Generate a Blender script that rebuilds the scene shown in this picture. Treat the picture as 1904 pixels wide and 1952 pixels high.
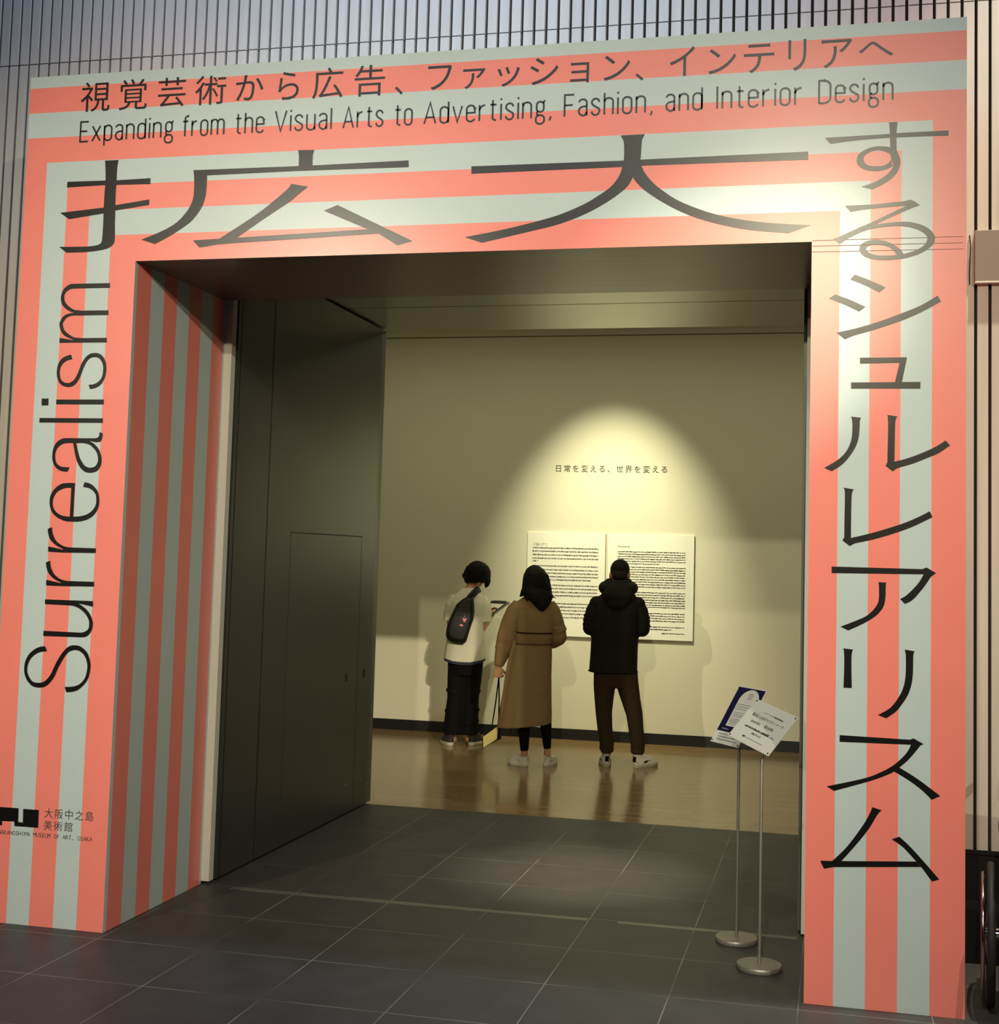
import bpy, bmesh, math, random
from mathutils import Vector, Matrix, Euler

random.seed(7)
for _o in list(bpy.data.objects):
    bpy.data.objects.remove(_o)
SC = bpy.context.scene
COL = SC.collection
PI = math.pi

# ------------------------------------------------------------------ camera
CAM = Vector((3.68343, -5.32700, 1.70768))
cd = bpy.data.cameras.new('camera')
cam = bpy.data.objects.new('camera', cd)
COL.objects.link(cam)
cam.location = CAM
cam.rotation_mode = 'XYZ'
cam.rotation_euler = (1.64330856, -0.0260375, 0.22530016)
cd.sensor_fit = 'AUTO'
cd.sensor_width = 36.0
cd.lens = 2475.3207 / 1952.0 * 36.0
cd.shift_x = -(1021.2903 - 952.0) / 1952.0
cd.shift_y = (884.0778 - 976.0) / 1952.0
cd.clip_start = 0.05
cd.clip_end = 100
SC.camera = cam

# ------------------------------------------------------------------ colour management, world
SC.view_settings.view_transform = 'Standard'
SC.view_settings.look = 'None'
SC.view_settings.gamma = 1.0
SC.view_settings.use_curve_mapping = False
SC.view_settings.exposure = 0.0
wd = bpy.data.worlds.new('world')
SC.world = wd
wd.use_nodes = True
wd.node_tree.nodes['Background'].inputs[0].default_value = (0.95, 0.92, 0.85, 1)
wd.node_tree.nodes['Background'].inputs[1].default_value = 0.03


def lamp_spot(name, loc, target, power, color, size_deg, blend, radius):
    ld = bpy.data.lights.new(name, 'SPOT')
    ld.energy = power
    ld.color = color
    ld.spot_size = math.radians(size_deg)
    ld.spot_blend = blend
    ld.shadow_soft_size = radius
    o = bpy.data.objects.new(name, ld)
    COL.objects.link(o)
    o.location = loc
    d = Vector(target) - Vector(loc)
    o.rotation_euler = d.to_track_quat('-Z', 'Y').to_euler()
    return o


def lamp_area(name, loc, target, power, color, sx, sy):
    ld = bpy.data.lights.new(name, 'AREA')
    ld.energy = power
    ld.color = color
    ld.shape = 'RECTANGLE'
    ld.size = sx
    ld.size_y = sy
    o = bpy.data.objects.new(name, ld)
    COL.objects.link(o)
    o.location = loc
    d = Vector(target) - Vector(loc)
    o.rotation_euler = d.to_track_quat('-Z', 'Y').to_euler()
    return o


WARM = (1.0, 0.90, 0.69)
# lobby track lamps and two added spots; the first one mirrors in the satin vinyl near the inner corner
lamp_spot('track_or_added_spot', (3.55, -9.2, 5.36), (2.15, 0, 2.25), 1320, (1.0, 0.90, 0.62), 40, 1.0, 0.085)
lamp_spot('track_or_added_spot', (7.6, -8.6, 5.68), (2.2, 0, 1.9), 1700, WARM, 40, 1.0, 0.05)
lamp_spot('track_or_added_spot', (7.9, -8.6, 5.68), (-0.5, 6.9, 0.3), 5200, WARM, 8.5, 1.0, 0.05)  # added narrow beam to brighten the left of the far gallery wall
lamp_spot('track_or_added_spot', (-1.9, -9.0, 4.45), (0.5, 0, 2.05), 1750, WARM, 36, 1.0, 0.06)
lamp_spot('track_or_added_spot', (3.4, -4.6, 5.8), (3.7, 0.0, 0.5), 560, WARM, 42, 0.9, 0.05)
lamp_spot('slat_fill_spot', (4.9, 0.05, 6.6), (4.72, 0.75, 1.3), 1250, (1.0, 0.94, 0.74), 44, 1.0, 0.05)  # added unseen spot, brightens only the slats right of the portal
# added broad lobby fill, and an added cool strip for the slatted wall alone
lamp_area('lobby_fill', (2.0, -7.5, 7.3), (2.0, -5.0, 0), 270, (0.80, 0.91, 1.0), 9.0, 5.0)
lamp_area('cool_wall_fill', (1.9, 0.02, 6.6), (1.9, 0.75, 4.5), 150, (0.44, 0.62, 1.0), 2.8, 0.25)
# gallery lamps
GAL = (1.0, 0.96, 0.66)
lamp_spot('gallery_spot', (1.62, 5.1, 4.5), (1.62, 6.9, 1.55), 800, GAL, 48, 1.0, 0.04)
lamp_area('gallery_fill', (1.6, 4.9, 3.9), (1.6, 5.2, 0), 42, GAL, 6.0, 1.6)  # added fill hung below the ceiling, stands in for the gallery's ambient light
lamp_spot('passage_downlight', (2.35, 1.75, 3.27), (2.33, 1.78, 0), 480, (1.0, 0.84, 0.66), 29, 1.0, 0.04)


# ------------------------------------------------------------------ materials
def lin(c):
    return tuple((v / 255 / 12.92) if v / 255 <= 0.04045 else ((v / 255 + 0.055) / 1.055) ** 2.4 for v in c)


def mat(name, rgb, rough=0.5, metallic=0.0, spec=0.5, noise=0.0, nscale=30.0, bump=0.0, bscale=200.0, stretch=(1, 1, 1), coat=0.0):
    m = bpy.data.materials.new(name)
    m.use_nodes = True
    nt = m.node_tree
    b = nt.nodes['Principled BSDF']
    c = lin(rgb)
    b.inputs['Base Color'].default_value = (*c, 1)
    b.inputs['Roughness'].default_value = rough
    b.inputs['Metallic'].default_value = metallic
    b.inputs['Specular IOR Level'].default_value = spec
    b.inputs['Coat Weight'].default_value = coat
    if noise or bump:
        tc = nt.nodes.new('ShaderNodeTexCoord')
        mp = nt.nodes.new('ShaderNodeMapping')
        mp.inputs['Scale'].default_value = stretch
        nt.links.new(tc.outputs['Object'], mp.inputs[0])
        if noise:
            n = nt.nodes.new('ShaderNodeTexNoise')
            n.inputs['Scale'].default_value = nscale
            n.inputs['Detail'].default_value = 4
            nt.links.new(mp.outputs[0], n.inputs['Vector'])
            r = nt.nodes.new('ShaderNodeMapRange')
            r.inputs['From Min'].default_value = 0.25
            r.inputs['From Max'].default_value = 0.75
            r.inputs['To Min'].default_value = 1 - noise
            r.inputs['To Max'].default_value = 1 + noise
            nt.links.new(n.outputs[0], r.inputs[0])
            h = nt.nodes.new('ShaderNodeVectorMath')
            h.operation = 'SCALE'
            h.inputs[0].default_value = c
            nt.links.new(r.outputs[0], h.inputs['Scale'])
            nt.links.new(h.outputs[0], b.inputs['Base Color'])
        if bump:
            n2 = nt.nodes.new('ShaderNodeTexNoise')
            n2.inputs['Scale'].default_value = bscale
            n2.inputs['Detail'].default_value = 3
            nt.links.new(mp.outputs[0], n2.inputs['Vector'])
            bp = nt.nodes.new('ShaderNodeBump')
            bp.inputs['Strength'].default_value = bump
            bp.inputs['Distance'].default_value = 0.002
            nt.links.new(n2.outputs[0], bp.inputs['Height'])
            nt.links.new(bp.outputs[0], b.inputs['Normal'])
    return m


def floor_tile_material():
    m = bpy.data.materials.new('stone_tile')
    m.use_nodes = True
    nt = m.node_tree
    b = nt.nodes['Principled BSDF']
    geo = nt.nodes.new('ShaderNodeNewGeometry')
    sep = nt.nodes.new('ShaderNodeSeparateXYZ')
    nt.links.new(geo.outputs['Position'], sep.inputs[0])

    def math_(op, a, bb=None):
        n = nt.nodes.new('ShaderNodeMath')
        n.operation = op
        for k, v in enumerate((a, bb)):
            if v is None:
                continue
            if isinstance(v, (int, float)):
                n.inputs[k].default_value = v
            else:
                nt.links.new(v, n.inputs[k])
        return n.outputs[0]

    def line(out, off, hw):
        t = math_('ADD', out, -off + 100.25)
        t = math_('MODULO', t, 0.5)
        t = math_('ABSOLUTE', math_('ADD', t, -0.25))
        return math_('LESS_THAN', t, hw)
    lx = line(sep.outputs[0], 1.0627 - 0.5, 0.0018)
    ly = line(sep.outputs[1], 0.4169, 0.0018)
    j = math_('MAXIMUM', lx, ly)
    nz = nt.nodes.new('ShaderNodeTexNoise')
    nz.inputs['Scale'].default_value = 2.2
    nt.links.new(geo.outputs['Position'], nz.inputs['Vector'])
    f = nt.nodes.new('ShaderNodeMapRange')
    f.inputs['From Min'].default_value = 0.38
    f.inputs['From Max'].default_value = 0.6
    f.inputs['To Min'].default_value = 0.15
    nt.links.new(nz.outputs[0], f.inputs[0])
    j = math_('MULTIPLY', j, f.outputs[0])
    n1 = nt.nodes.new('ShaderNodeTexNoise')
    n1.inputs['Scale'].default_value = 6
    n1.inputs['Detail'].default_value = 6
    nt.links.new(geo.outputs['Position'], n1.inputs['Vector'])
    cr = nt.nodes.new('ShaderNodeValToRGB')
    cr.color_ramp.elements[0].position = 0.3
    cr.color_ramp.elements[0].color = (*lin((56, 55, 53)), 1)
    cr.color_ramp.elements[1].position = 0.75
    cr.color_ramp.elements[1].color = (*lin((67, 65, 62)), 1)
    nt.links.new(n1.outputs[0], cr.inputs[0])
    mx = nt.nodes.new('ShaderNodeMix')
    mx.data_type = 'RGBA'
    nt.links.new(j, mx.inputs['Factor'])
    nt.links.new(cr.outputs[0], mx.inputs['A'])
    mx.inputs['B'].default_value = (*lin((150, 145, 135)), 1)
    nt.links.new(mx.outputs['Result'], b.inputs['Base Color'])
    b.inputs['Roughness'].default_value = 0.5
    b.inputs['Specular IOR Level'].default_value = 0.4
    return m


def wood_material():
    m = bpy.data.materials.new('oak_boards')
    m.use_nodes = True
    nt = m.node_tree
    b = nt.nodes['Principled BSDF']
    geo = nt.nodes.new('ShaderNodeNewGeometry')
    br = nt.nodes.new('ShaderNodeTexBrick')
    br.inputs['Scale'].default_value = 1.0
    br.inputs['Brick Width'].default_value = 1.1
    br.inputs['Row Height'].default_value = 0.09
    br.inputs['Mortar Size'].default_value = 0.0012
    br.inputs['Bias'].default_value = 0.0
    br.inputs['Color1'].default_value = (*lin((146, 121, 82)), 1)
    br.inputs['Color2'].default_value = (*lin((128, 103, 67)), 1)
    br.inputs['Mortar'].default_value = (*lin((95, 70, 38)), 1)
    nt.links.new(geo.outputs['Position'], br.inputs['Vector'])
    mp = nt.nodes.new('ShaderNodeMapping')
    mp.inputs['Scale'].default_value = (1.2, 22, 1)
    nt.links.new(geo.outputs['Position'], mp.inputs[0])
    nz = nt.nodes.new('ShaderNodeTexNoise')
    nz.inputs['Scale'].default_value = 3
    nz.inputs['Detail'].default_value = 5
    nt.links.new(mp.outputs[0], nz.inputs['Vector'])
    r = nt.nodes.new('ShaderNodeMapRange')
    r.inputs['To Min'].default_value = 0.78
    r.inputs['To Max'].default_value = 1.2
    nt.links.new(nz.outputs[0], r.inputs[0])
    h = nt.nodes.new('ShaderNodeVectorMath')
    h.operation = 'SCALE'
    nt.links.new(br.outputs['Color'], h.inputs[0])
    nt.links.new(r.outputs[0], h.inputs['Scale'])
    nt.links.new(h.outputs[0], b.inputs['Base Color'])
    rr = nt.nodes.new('ShaderNodeMapRange')
    rr.inputs['To Min'].default_value = 0.10
    rr.inputs['To Max'].default_value = 0.24
    nt.links.new(nz.outputs[0], rr.inputs[0])
    nt.links.new(rr.outputs[0], b.inputs['Roughness'])
    bp = nt.nodes.new('ShaderNodeBump')
    bp.inputs['Strength'].default_value = 0.12
    bp.inputs['Distance'].default_value = 0.002
    nt.links.new(nz.outputs[0], bp.inputs['Height'])
    nt.links.new(bp.outputs[0], b.inputs['Normal'])
    b.inputs['Specular IOR Level'].default_value = 0.5
    return m


M = dict(
    coral=mat('coral_vinyl', (246, 136, 124), 0.29, spec=0.6, noise=0.03, nscale=3),
    aqua=mat('pale_aqua_vinyl', (192, 207, 208), 0.29, spec=0.6, noise=0.03, nscale=3),
    ink=mat('black_vinyl', (16, 14, 13), 0.29, spec=0.6),
    ink_grey=mat('grey_print', (70, 66, 62), 0.5),
    wire_shadow=mat('painted_wire_shadow', (120, 90, 70), 0.5),
    slat=mat('pale_cladding', (196, 189, 176), 0.6, noise=0.08, nscale=5, stretch=(6, 6, 0.3)),
    recess=mat('dark_recess', (34, 27, 24), 0.7),
    black=mat('black_trim', (10, 10, 9), 0.5),
    lobby=mat('lobby_wall', (70, 66, 60), 0.8),
    lobby_ceiling=mat('lobby_ceiling', (40, 38, 36), 0.8),
    gallery=mat('gallery_paint', (216, 211, 186), 0.85, noise=0.015, nscale=2),
    white_trim=mat('white_trim', (214, 212, 200), 0.6),
    steel_frame=mat('door_edge_metal', (96, 98, 90), 0.45, metallic=0.3),
    door=mat('dark_door_laminate', (52, 54, 50), 0.34, noise=0.04, nscale=4),
    door_line=mat('door_joint', (6, 6, 6), 0.6),
    seam_light=mat('door_trim_metal', (120, 118, 106), 0.35, metallic=0.6),
    ceiling=mat('passage_ceiling', (128, 124, 110), 0.3, metallic=0.6),
    threshold=mat('threshold_steel', (112, 110, 102), 0.4, metallic=0.4, noise=0.1, nscale=8),
    tile=floor_tile_material(),
    wood=wood_material(),
    board=mat('white_board', (240, 237, 220), 0.5),
    edge_and_shadow=mat('edge_and_shadow', (120, 112, 84), 0.6),
    print=mat('board_print', (46, 42, 30), 0.6),
    steel=mat('brushed_steel', (150, 147, 138), 0.4, metallic=0.55, noise=0.05, nscale=40),
    acrylic=mat('sign_acrylic', (214, 216, 208), 0.2, spec=0.6),
    paper=mat('sign_paper', (205, 207, 204), 0.55),
    navy=mat('navy_print', (14, 12, 58), 0.4),
    grey_print=mat('sign_grey_print', (128, 130, 128), 0.6),
    taupe=mat('taupe_board', (134, 120, 104), 0.55),
    skin=mat('skin', (190, 140, 104), 0.55),
    hair=mat('black_hair', (16, 11, 8), 0.6, bump=0.6, bscale=60, stretch=(6, 6, 0.6), spec=0.2),
    hair_short=mat('cropped_hair', (34, 26, 20), 0.7, bump=0.6, bscale=300, spec=0.2),
    eye=mat('eye', (40, 30, 24), 0.2),
    lips=mat('lips', (150, 84, 72), 0.5),
    jacket=mat('black_jacket_cloth', (24, 20, 15), 0.75, bump=0.3, bscale=90, spec=0.2),
    brown=mat('dark_brown_cloth', (56, 43, 26), 0.8, bump=0.3, bscale=120, spec=0.2),
    tan=mat('tan_coat_cloth', (138, 112, 76), 0.85, noise=0.06, nscale=8, bump=0.3, bscale=150, spec=0.2),
    tan_dark=mat('tan_gap_shade', (70, 46, 22), 0.85, spec=0.2),
    tee=mat('white_cotton', (205, 200, 178), 0.85, noise=0.03, nscale=10, bump=0.4, bscale=25, spec=0.2),
    navy_cloth=mat('navy_hem_cloth', (50, 48, 66), 0.8, spec=0.2),
    black_cloth=mat('black_cloth', (11, 10, 9), 0.85, bump=0.3, bscale=60, spec=0.15),
    nylon=mat('black_nylon', (12, 11, 11), 0.5, bump=0.3, bscale=120, spec=0.3),
    white_shoe=mat('white_leather', (222, 216, 198), 0.45),
    dark_shoe=mat('dark_suede', (46, 40, 34), 0.8),
    sole=mat('sole_rubber', (186, 178, 156), 0.6),
    pink=mat('pink_charm', (214, 140, 140), 0.5),
    bag_yellow=mat('pale_yellow_cloth', (206, 190, 112), 0.8),
    rubber=mat('tyre_rubber', (26, 24, 23), 0.7),
    chrome=mat('chrome', (200, 200, 200), 0.12, metallic=1.0),
    vinyl_seat=mat('seat_vinyl', (44, 46, 52), 0.5),
    grip=mat('brown_grip', (70, 30, 26), 0.6),
)


# ------------------------------------------------------------------ mesh helpers
def world_offset(o):
    v = Vector((0, 0, 0))
    while o is not None:
        v = v + o.location
        o = o.parent
    return v


class MB:
    def __init__(self):
        self.v, self.f, self.m = [], [], []

    def add(self, verts, faces, mi=0):
        b = len(self.v)
        self.v += [Vector(p) for p in verts]
        for f in faces:
            self.f.append([b + i for i in f])
            self.m.append(mi)
        return self

    def box(self, x0, x1, y0, y1, z0, z1, mi=0):
        return self.add([(x0, y0, z0), (x1, y0, z0), (x1, y1, z0), (x0, y1, z0), (x0, y0, z1), (x1, y0, z1), (x1, y1, z1), (x0, y1, z1)],
                        [(0, 3, 2, 1), (4, 5, 6, 7), (0, 1, 5, 4), (1, 2, 6, 5), (2, 3, 7, 6), (3, 0, 4, 7)], mi)

    def obox(self, c, ax, ay, az, mi=0):
        """box from centre and three half-axis vectors"""
        c, ax, ay, az = Vector(c), Vector(ax), Vector(ay), Vector(az)
        pts = [c + sx * ax + sy * ay + sz * az for sz in (-1, 1) for sx, sy in ((-1, -1), (1, -1), (1, 1), (-1, 1))]
        return self.add(pts, [(0, 3, 2, 1), (4, 5, 6, 7), (0, 1, 5, 4), (1, 2, 6, 5), (2, 3, 7, 6), (3, 0, 4, 7)], mi)

    def ring_skin(self, rings, mi=0, cap=True, closed=False):
        n = len(rings[0])
        b = len(self.v)
        for r in rings:
            self.v += [Vector(p) for p in r]
        k = len(rings)
        for i in range(k if closed else k - 1):
            i2 = (i + 1) % k
            for j in range(n):
                j2 = (j + 1) % n
                self.f.append([b + i * n + j, b + i * n + j2, b + i2 * n + j2, b + i2 * n + j])
                self.m.append(mi)
        if cap and not closed:
            self.f.append([b + j for j in range(n)][::-1])
            self.m.append(mi)
            self.f.append([b + (k - 1) * n + j for j in range(n)])
            self.m.append(mi)
        return self

    def loft(self, rings, n=28, mi=0, p=2.0):
        """rings: (cx, cy, cz, rx, ry) ordered upward; horizontal super-ellipses"""
        out = []
        for r in rings:
            cx, cy, cz, rx, ry = r[:5]
            tx = r[5] if len(r) > 5 else 0.0
            ty = r[6] if len(r) > 6 else 0.0
            ring = []
            for j in range(n):
                a = 2 * PI * j / n
                c, s = math.cos(a), math.sin(a)
                e = 2.0 / p
                x = rx * math.copysign(abs(c) ** e, c)
                y = ry * math.copysign(abs(s) ** e, s)
                ring.append((cx + x, cy + y, cz + tx * x + ty * y))
            out.append(ring)
        return self.ring_skin(out, mi)

    def tube(self, pts, rad, n=14, mi=0, closed=False, flat=1.0):
        pts = [Vector(p) for p in pts]
        if not isinstance(rad, (list, tuple)):
            rad = [rad] * len(pts)
        k = len(pts)
        rings = []
        up = None
        for i in range(k):
            if closed:
                t = pts[(i + 1) % k] - pts[(i - 1) % k]
            else:
                t = pts[min(i + 1, k - 1)] - pts[max(i - 1, 0)]
            t.normalize()
            if up is None:
                up = Vector((0, 0, 1)) if abs(t.z) < 0.9 else Vector((1, 0, 0))
            u = (up - t * up.dot(t)).normalized()
            w = t.cross(u)
            up = u
            rings.append([pts[i] + rad[i] * (math.cos(2 * PI * j / n) * u + flat * math.sin(2 * PI * j / n) * w) for j in range(n)])
        return self.ring_skin(rings, mi, closed=closed)

    def ball(self, c, r, n=18, mi=0, rot=None):
        c = Vector(c)
        r = (r, r, r) if isinstance(r, (int, float)) else r
        R = rot.to_matrix() if rot else Matrix.Identity(3)
        m = n // 2
        rings = []
        for i in range(m + 1):
            th = -PI / 2 + PI * (0.02 + 0.96 * i / m)
            rings.append([c + R @ Vector((r[0] * math.cos(th) * math.cos(2 * PI * j / n), r[1] * math.cos(th) * math.sin(2 * PI * j / n), r[2] * math.sin(th))) for j in range(n)])
        return self.ring_skin(rings, mi)

    def lathe(self, c, prof, n=40, mi=0):
        """profile (radius, z) upward about a vertical axis through c"""
        return self.ring_skin([[(c[0] + r * math.cos(2 * PI * j / n), c[1] + r * math.sin(2 * PI * j / n), c[2] + z) for j in range(n)] for r, z in prof], mi)

    def xform(self, mtx):
        self.v = [mtx @ p for p in self.v]
        return self

    def build(self, name, mats, parent=None, smooth=False, bevel=0.0):
        me = bpy.data.meshes.new(name)
        off = world_offset(parent)
        me.from_pydata([tuple(p - off) for p in self.v], [], self.f)
        if not isinstance(mats, (list, tuple)):
            mats = [mats]
        for m_ in mats:
            me.materials.append(m_)
        for p, i in zip(me.polygons, self.m):
            p.material_index = i
            p.use_smooth = smooth
        me.update()
        if smooth:
            me.set_sharp_from_angle(angle=math.radians(48))
        o = bpy.data.objects.new(name, me)
        COL.objects.link(o)
        if parent is not None:
            o.parent = parent
        if bevel:
            bv = o.modifiers.new('bevel', 'BEVEL')
            bv.width = bevel
            bv.segments = 2
            bv.limit_method = 'ANGLE'
        return o

    def fuse(self, name, mats, parent, voxel=0.008, smooth=4):
        """union of the overlapping closed pieces into one continuous surface"""
        o = self.build(name, mats, parent, True)
        rm = o.modifiers.new('fuse', 'REMESH')
        rm.mode = 'VOXEL'
        rm.voxel_size = voxel
        rm.use_smooth_shade = True
        sm = o.modifiers.new('soften', 'SMOOTH')
        sm.factor = 0.6
        sm.iterations = smooth
        dg = bpy.context.evaluated_depsgraph_get()
        me = bpy.data.meshes.new_from_object(o.evaluated_get(dg))
        o.modifiers.clear()
        old = o.data
        o.data = me
        me.name = name
        for p in me.polygons:
            p.use_smooth = True
        bpy.data.meshes.remove(old)
        return o


def tag(o, label=None, cat=None, group=None, kind=None):
    if label:
        o['label'] = label
    if cat:
        o['category'] = cat
    if group:
        o['group'] = group
    if kind:
        o['kind'] = kind
    return o


def thing(name, label, cat, loc, group=None):
    o = bpy.data.objects.new(name, None)
    o.empty_display_size = 0.1
    COL.objects.link(o)
    o.location = loc
    bpy.context.view_layer.update()
    return tag(o, label, cat, group)


def struct(name, mb, mats, **k):
    return tag(mb.build(name, mats, **k), kind='structure')


def spline(pts, n):
    """Catmull-Rom through 2-D points, n samples evenly by length"""
    P = [Vector((a, b)) for a, b in pts]
    if len(P) == 2:
        return [P[0].lerp(P[1], i / (n - 1)) for i in range(n)]
    dense = []
    for i in range(len(P) - 1):
        p0, p1, p2, p3 = P[max(i - 1, 0)], P[i], P[i + 1], P[min(i + 2, len(P) - 1)]
        for k in range(10):
            t = k / 10
            dense.append(0.5 * ((2 * p1) + (p2 - p0) * t + (2 * p0 - 5 * p1 + 4 * p2 - p3) * t * t + (3 * p1 - p0 - 3 * p2 + p3) * t ** 3))
    dense.append(P[-1])
    L = [0.0]
    for a, b in zip(dense, dense[1:]):
        L.append(L[-1] + (b - a).length)
    out, j = [], 0
    for i in range(n):
        d = L[-1] * i / (n - 1)
        while j < len(L) - 2 and L[j + 1] < d:
            j += 1
        s = (d - L[j]) / max(L[j + 1] - L[j], 1e-9)
        out.append(dense[j].lerp(dense[j + 1], min(max(s, 0), 1)))
    return out


def marks(data, y):
    """vinyl letter shapes (mm, x/z) on the plane at depth y"""
    mb = MB()
    for q_, s in enumerate(data):
        y -= 0.00012
        if s[0] == 'r':
            n = max(2, 6 * max(len(s[1]), len(s[2])) - 5)
            if len(s[1]) == 2 and len(s[2]) == 2:
                n = 2
            A, B = spline(s[1], n), spline(s[2], n)
            vs = [(p.x / 1000, y, p.y / 1000) for p in A] + [(p.x / 1000, y, p.y / 1000) for p in B]
            mb.add(vs, [(i, i + 1, n + i + 1, n + i) for i in range(n - 1)])
        else:
            mb.add([(a / 1000, y, b / 1000) for a, b in s[1]], [tuple(range(len(s[1])))])
    return mb


_gl = {}


def glyph(ch):
    """outline mesh of a character in Blender's built-in typeface: (points, faces, bbox)"""
    if ch not in _gl:
        cu = bpy.data.curves.new('glyph', 'FONT')
        cu.body = ch
        cu.resolution_u = 4
        ob = bpy.data.objects.new('glyph', cu)
        COL.objects.link(ob)
        dg = bpy.context.evaluated_depsgraph_get()
        me = bpy.data.meshes.new_from_object(ob.evaluated_get(dg))
        vs = [(v.co.x, v.co.y) for v in me.vertices]
        fs = [tuple(p.vertices) for p in me.polygons]
        bpy.data.objects.remove(ob)
        bpy.data.curves.remove(cu)
        bpy.data.meshes.remove(me)
        xs, ys = [a for a, b in vs] or [0], [b for a, b in vs] or [0]
        _gl[ch] = (vs, fs, (min(xs), max(xs), min(ys), max(ys)))
    return _gl[ch]


def put_glyph(mb, ch, cx, cz, w, h, fn, mi=0):
    """character stretched into the box w x h centred at (cx, cz); fn maps 2-D to 3-D"""
    vs, fs, (x0, x1, y0, y1) = glyph(ch)
    sx, sy = w / max(x1 - x0, 1e-6), h / max(y1 - y0, 1e-6)
    mb.add([fn(cx + (a - (x0 + x1) / 2) * sx, cz + (b - (y0 + y1) / 2) * sy) for a, b in vs], fs, mi)


def put_line(mb, text, x0, z0, w, h, fn, mi=0, cjk=True):
    """a row of characters on fixed cells from x0 (baseline z0), total width w, size h"""
    adv = w / len(text)
    for i, ch in enumerate(text):
        if ch == ' ':
            continue
        vs, fs, bb = glyph(ch)
        if cjk:
            mb.add([fn(x0 + i * adv + (a - 0.5) * h + adv / 2, z0 + b * h) for a, b in vs], fs, mi)
        else:
            g = (bb[1] - bb[0]) * h
            k = min(1.0, adv * 0.92 / max(g, 1e-6))
            mb.add([fn(x0 + (i + 0.5) * adv + (a - (bb[0] + bb[1]) / 2) * h * k, z0 + b * h) for a, b in vs], fs, mi)


# condensed sans drawn as strokes; unit = cap height
def _arc(cx, cy, rx, ry, a0, a1, n=8):
    return [(cx + rx * math.cos(math.radians(a0 + (a1 - a0) * i / n)), cy + ry * math.sin(math.radians(a0 + (a1 - a0) * i / n))) for i in range(n + 1)]


XH = 0.76


def _oval(x0, x1, y0, y1, ry):
    cx, rx = (x0 + x1) / 2, (x1 - x0) / 2
    return _arc(cx, y1 - ry, rx, ry, 0, 180) + _arc(cx, y0 + ry, rx, ry, 180, 360) + [(x1, y1 - ry)]


def _arch(x0, x1, top, ry):
    cx, rx = (x0 + x1) / 2, (x1 - x0) / 2
    return _arc(cx, top - ry, rx, ry, 180, 0) + [(x1, 0)]


W_ = 0.27
STROKES = {
    'E': (0.30, [[(0.3, 1), (0, 1), (0, 0), (0.3, 0)], [(0, 0.52), (0.26, 0.52)]]),
    'F': (0.30, [[(0.3, 1), (0, 1), (0, 0)], [(0, 0.52), (0.26, 0.52)]]),
    'I': (0.0, [[(0, 1), (0, 0)]]),
    'D': (0.34, [[(0, 0), (0, 1), (0.14, 1)] + _arc(0.14, 0.76, 0.2, 0.24, 90, 0) + _arc(0.14, 0.24, 0.2, 0.24, 0, -90) + [(0, 0)]]),
    'V': (0.38, [[(0, 1), (0.19, 0), (0.38, 1)]]),
    'A': (0.38, [[(0, 0), (0.19, 1), (0.38, 0)], [(0.06, 0.3), (0.32, 0.3)]]),
    'x': (0.30, [[(0, XH), (0.3, 0)], [(0.3, XH), (0, 0)]]),
    'p': (W_, [[(0, XH), (0, -0.25)], _oval(0, W_, 0, XH, 0.17)]),
    'a': (0.25, [_arc(0.125, XH - 0.16, 0.125, 0.16, 170, 0) + [(0.25, 0)], [(0.25, 0.44), (0.14, 0.42)] + _arc(0.12, 0.22, 0.12, 0.19, 110, 250) + _arc(0.13, 0.2, 0.12, 0.2, 270, 350)]),
    'n': (W_, [[(0, XH), (0, 0)], _arch(0, W_, XH, 0.17)]),
    'h': (W_, [[(0, 1.0), (0, 0)], _arch(0, W_, XH, 0.17)]),
    'm': (0.50, [[(0, XH), (0, 0)], _arch(0, 0.25, XH, 0.16), _arch(0.25, 0.5, XH, 0.16)]),
    'd': (W_, [[(W_, 1.0), (W_, 0)], _oval(0, W_, 0, XH, 0.17)]),
    'i': (0.0, [[(0, XH), (0, 0)], [(0, 1.02), (0, 0.93)]]),
    'l': (0.0, [[(0, 1.0), (0, 0)]]),
    'o': (W_, [_oval(0, W_, 0, XH, 0.17)]),
    'r': (0.20, [[(0, XH), (0, 0)], [(0, 0.5)] + _arc(0.2, 0.5, 0.2, 0.24, 165, 95)]),
    'f': (0.22, [[(0.24, 1.0), (0.2, 1.0)] + _arc(0.2, 0.88, 0.11, 0.12, 90, 180) + [(0.09, 0)], [(0, XH - 0.02), (0.22, XH - 0.02)]]),
    't': (0.20, [[(0.08, 0.96), (0.08, 0.12)] + _arc(0.18, 0.12, 0.1, 0.11, 180, 270) + [(0.2, 0.01)], [(0, XH - 0.02), (0.2, XH - 0.02)]]),
    'e': (W_, [[(0, 0.41), (W_, 0.41)] + [(W_, XH - 0.17)] + _arc(W_ / 2, XH - 0.17, W_ / 2, 0.17, 0, 180) + _arc(W_ / 2, 0.17, W_ / 2, 0.17, 180, 345)]),
    'u': (W_, [[(0, XH)] + _arc(W_ / 2, 0.17, W_ / 2, 0.17, 180, 360), [(W_, XH), (W_, 0)]]),
    'v': (0.30, [[(0, XH), (0.15, 0), (0.3, XH)]]),
    's': (0.25, [_arc(0.125, XH - 0.17, 0.12, 0.17, 5, 200, 8) + [(0.06, 0.45), (0.19, 0.33)] + _arc(0.125, 0.19, 0.125, 0.19, 35, -175, 9)]),
    'g': (0.27, [_oval(0.02, 0.25, 0.28, XH, 0.15), [(0.22, 0.68), (0.27, 0.78), (0.3, 0.79)], [(0.06, 0.33), (0.03, 0.24), (0.04, 0.16), (0.08, 0.12)], _oval(0.0, 0.27, -0.28, 0.13, 0.15)]),
    ',': (0.06, [[(0.06, 0.05), (0.02, -0.15)]]),
}


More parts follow.
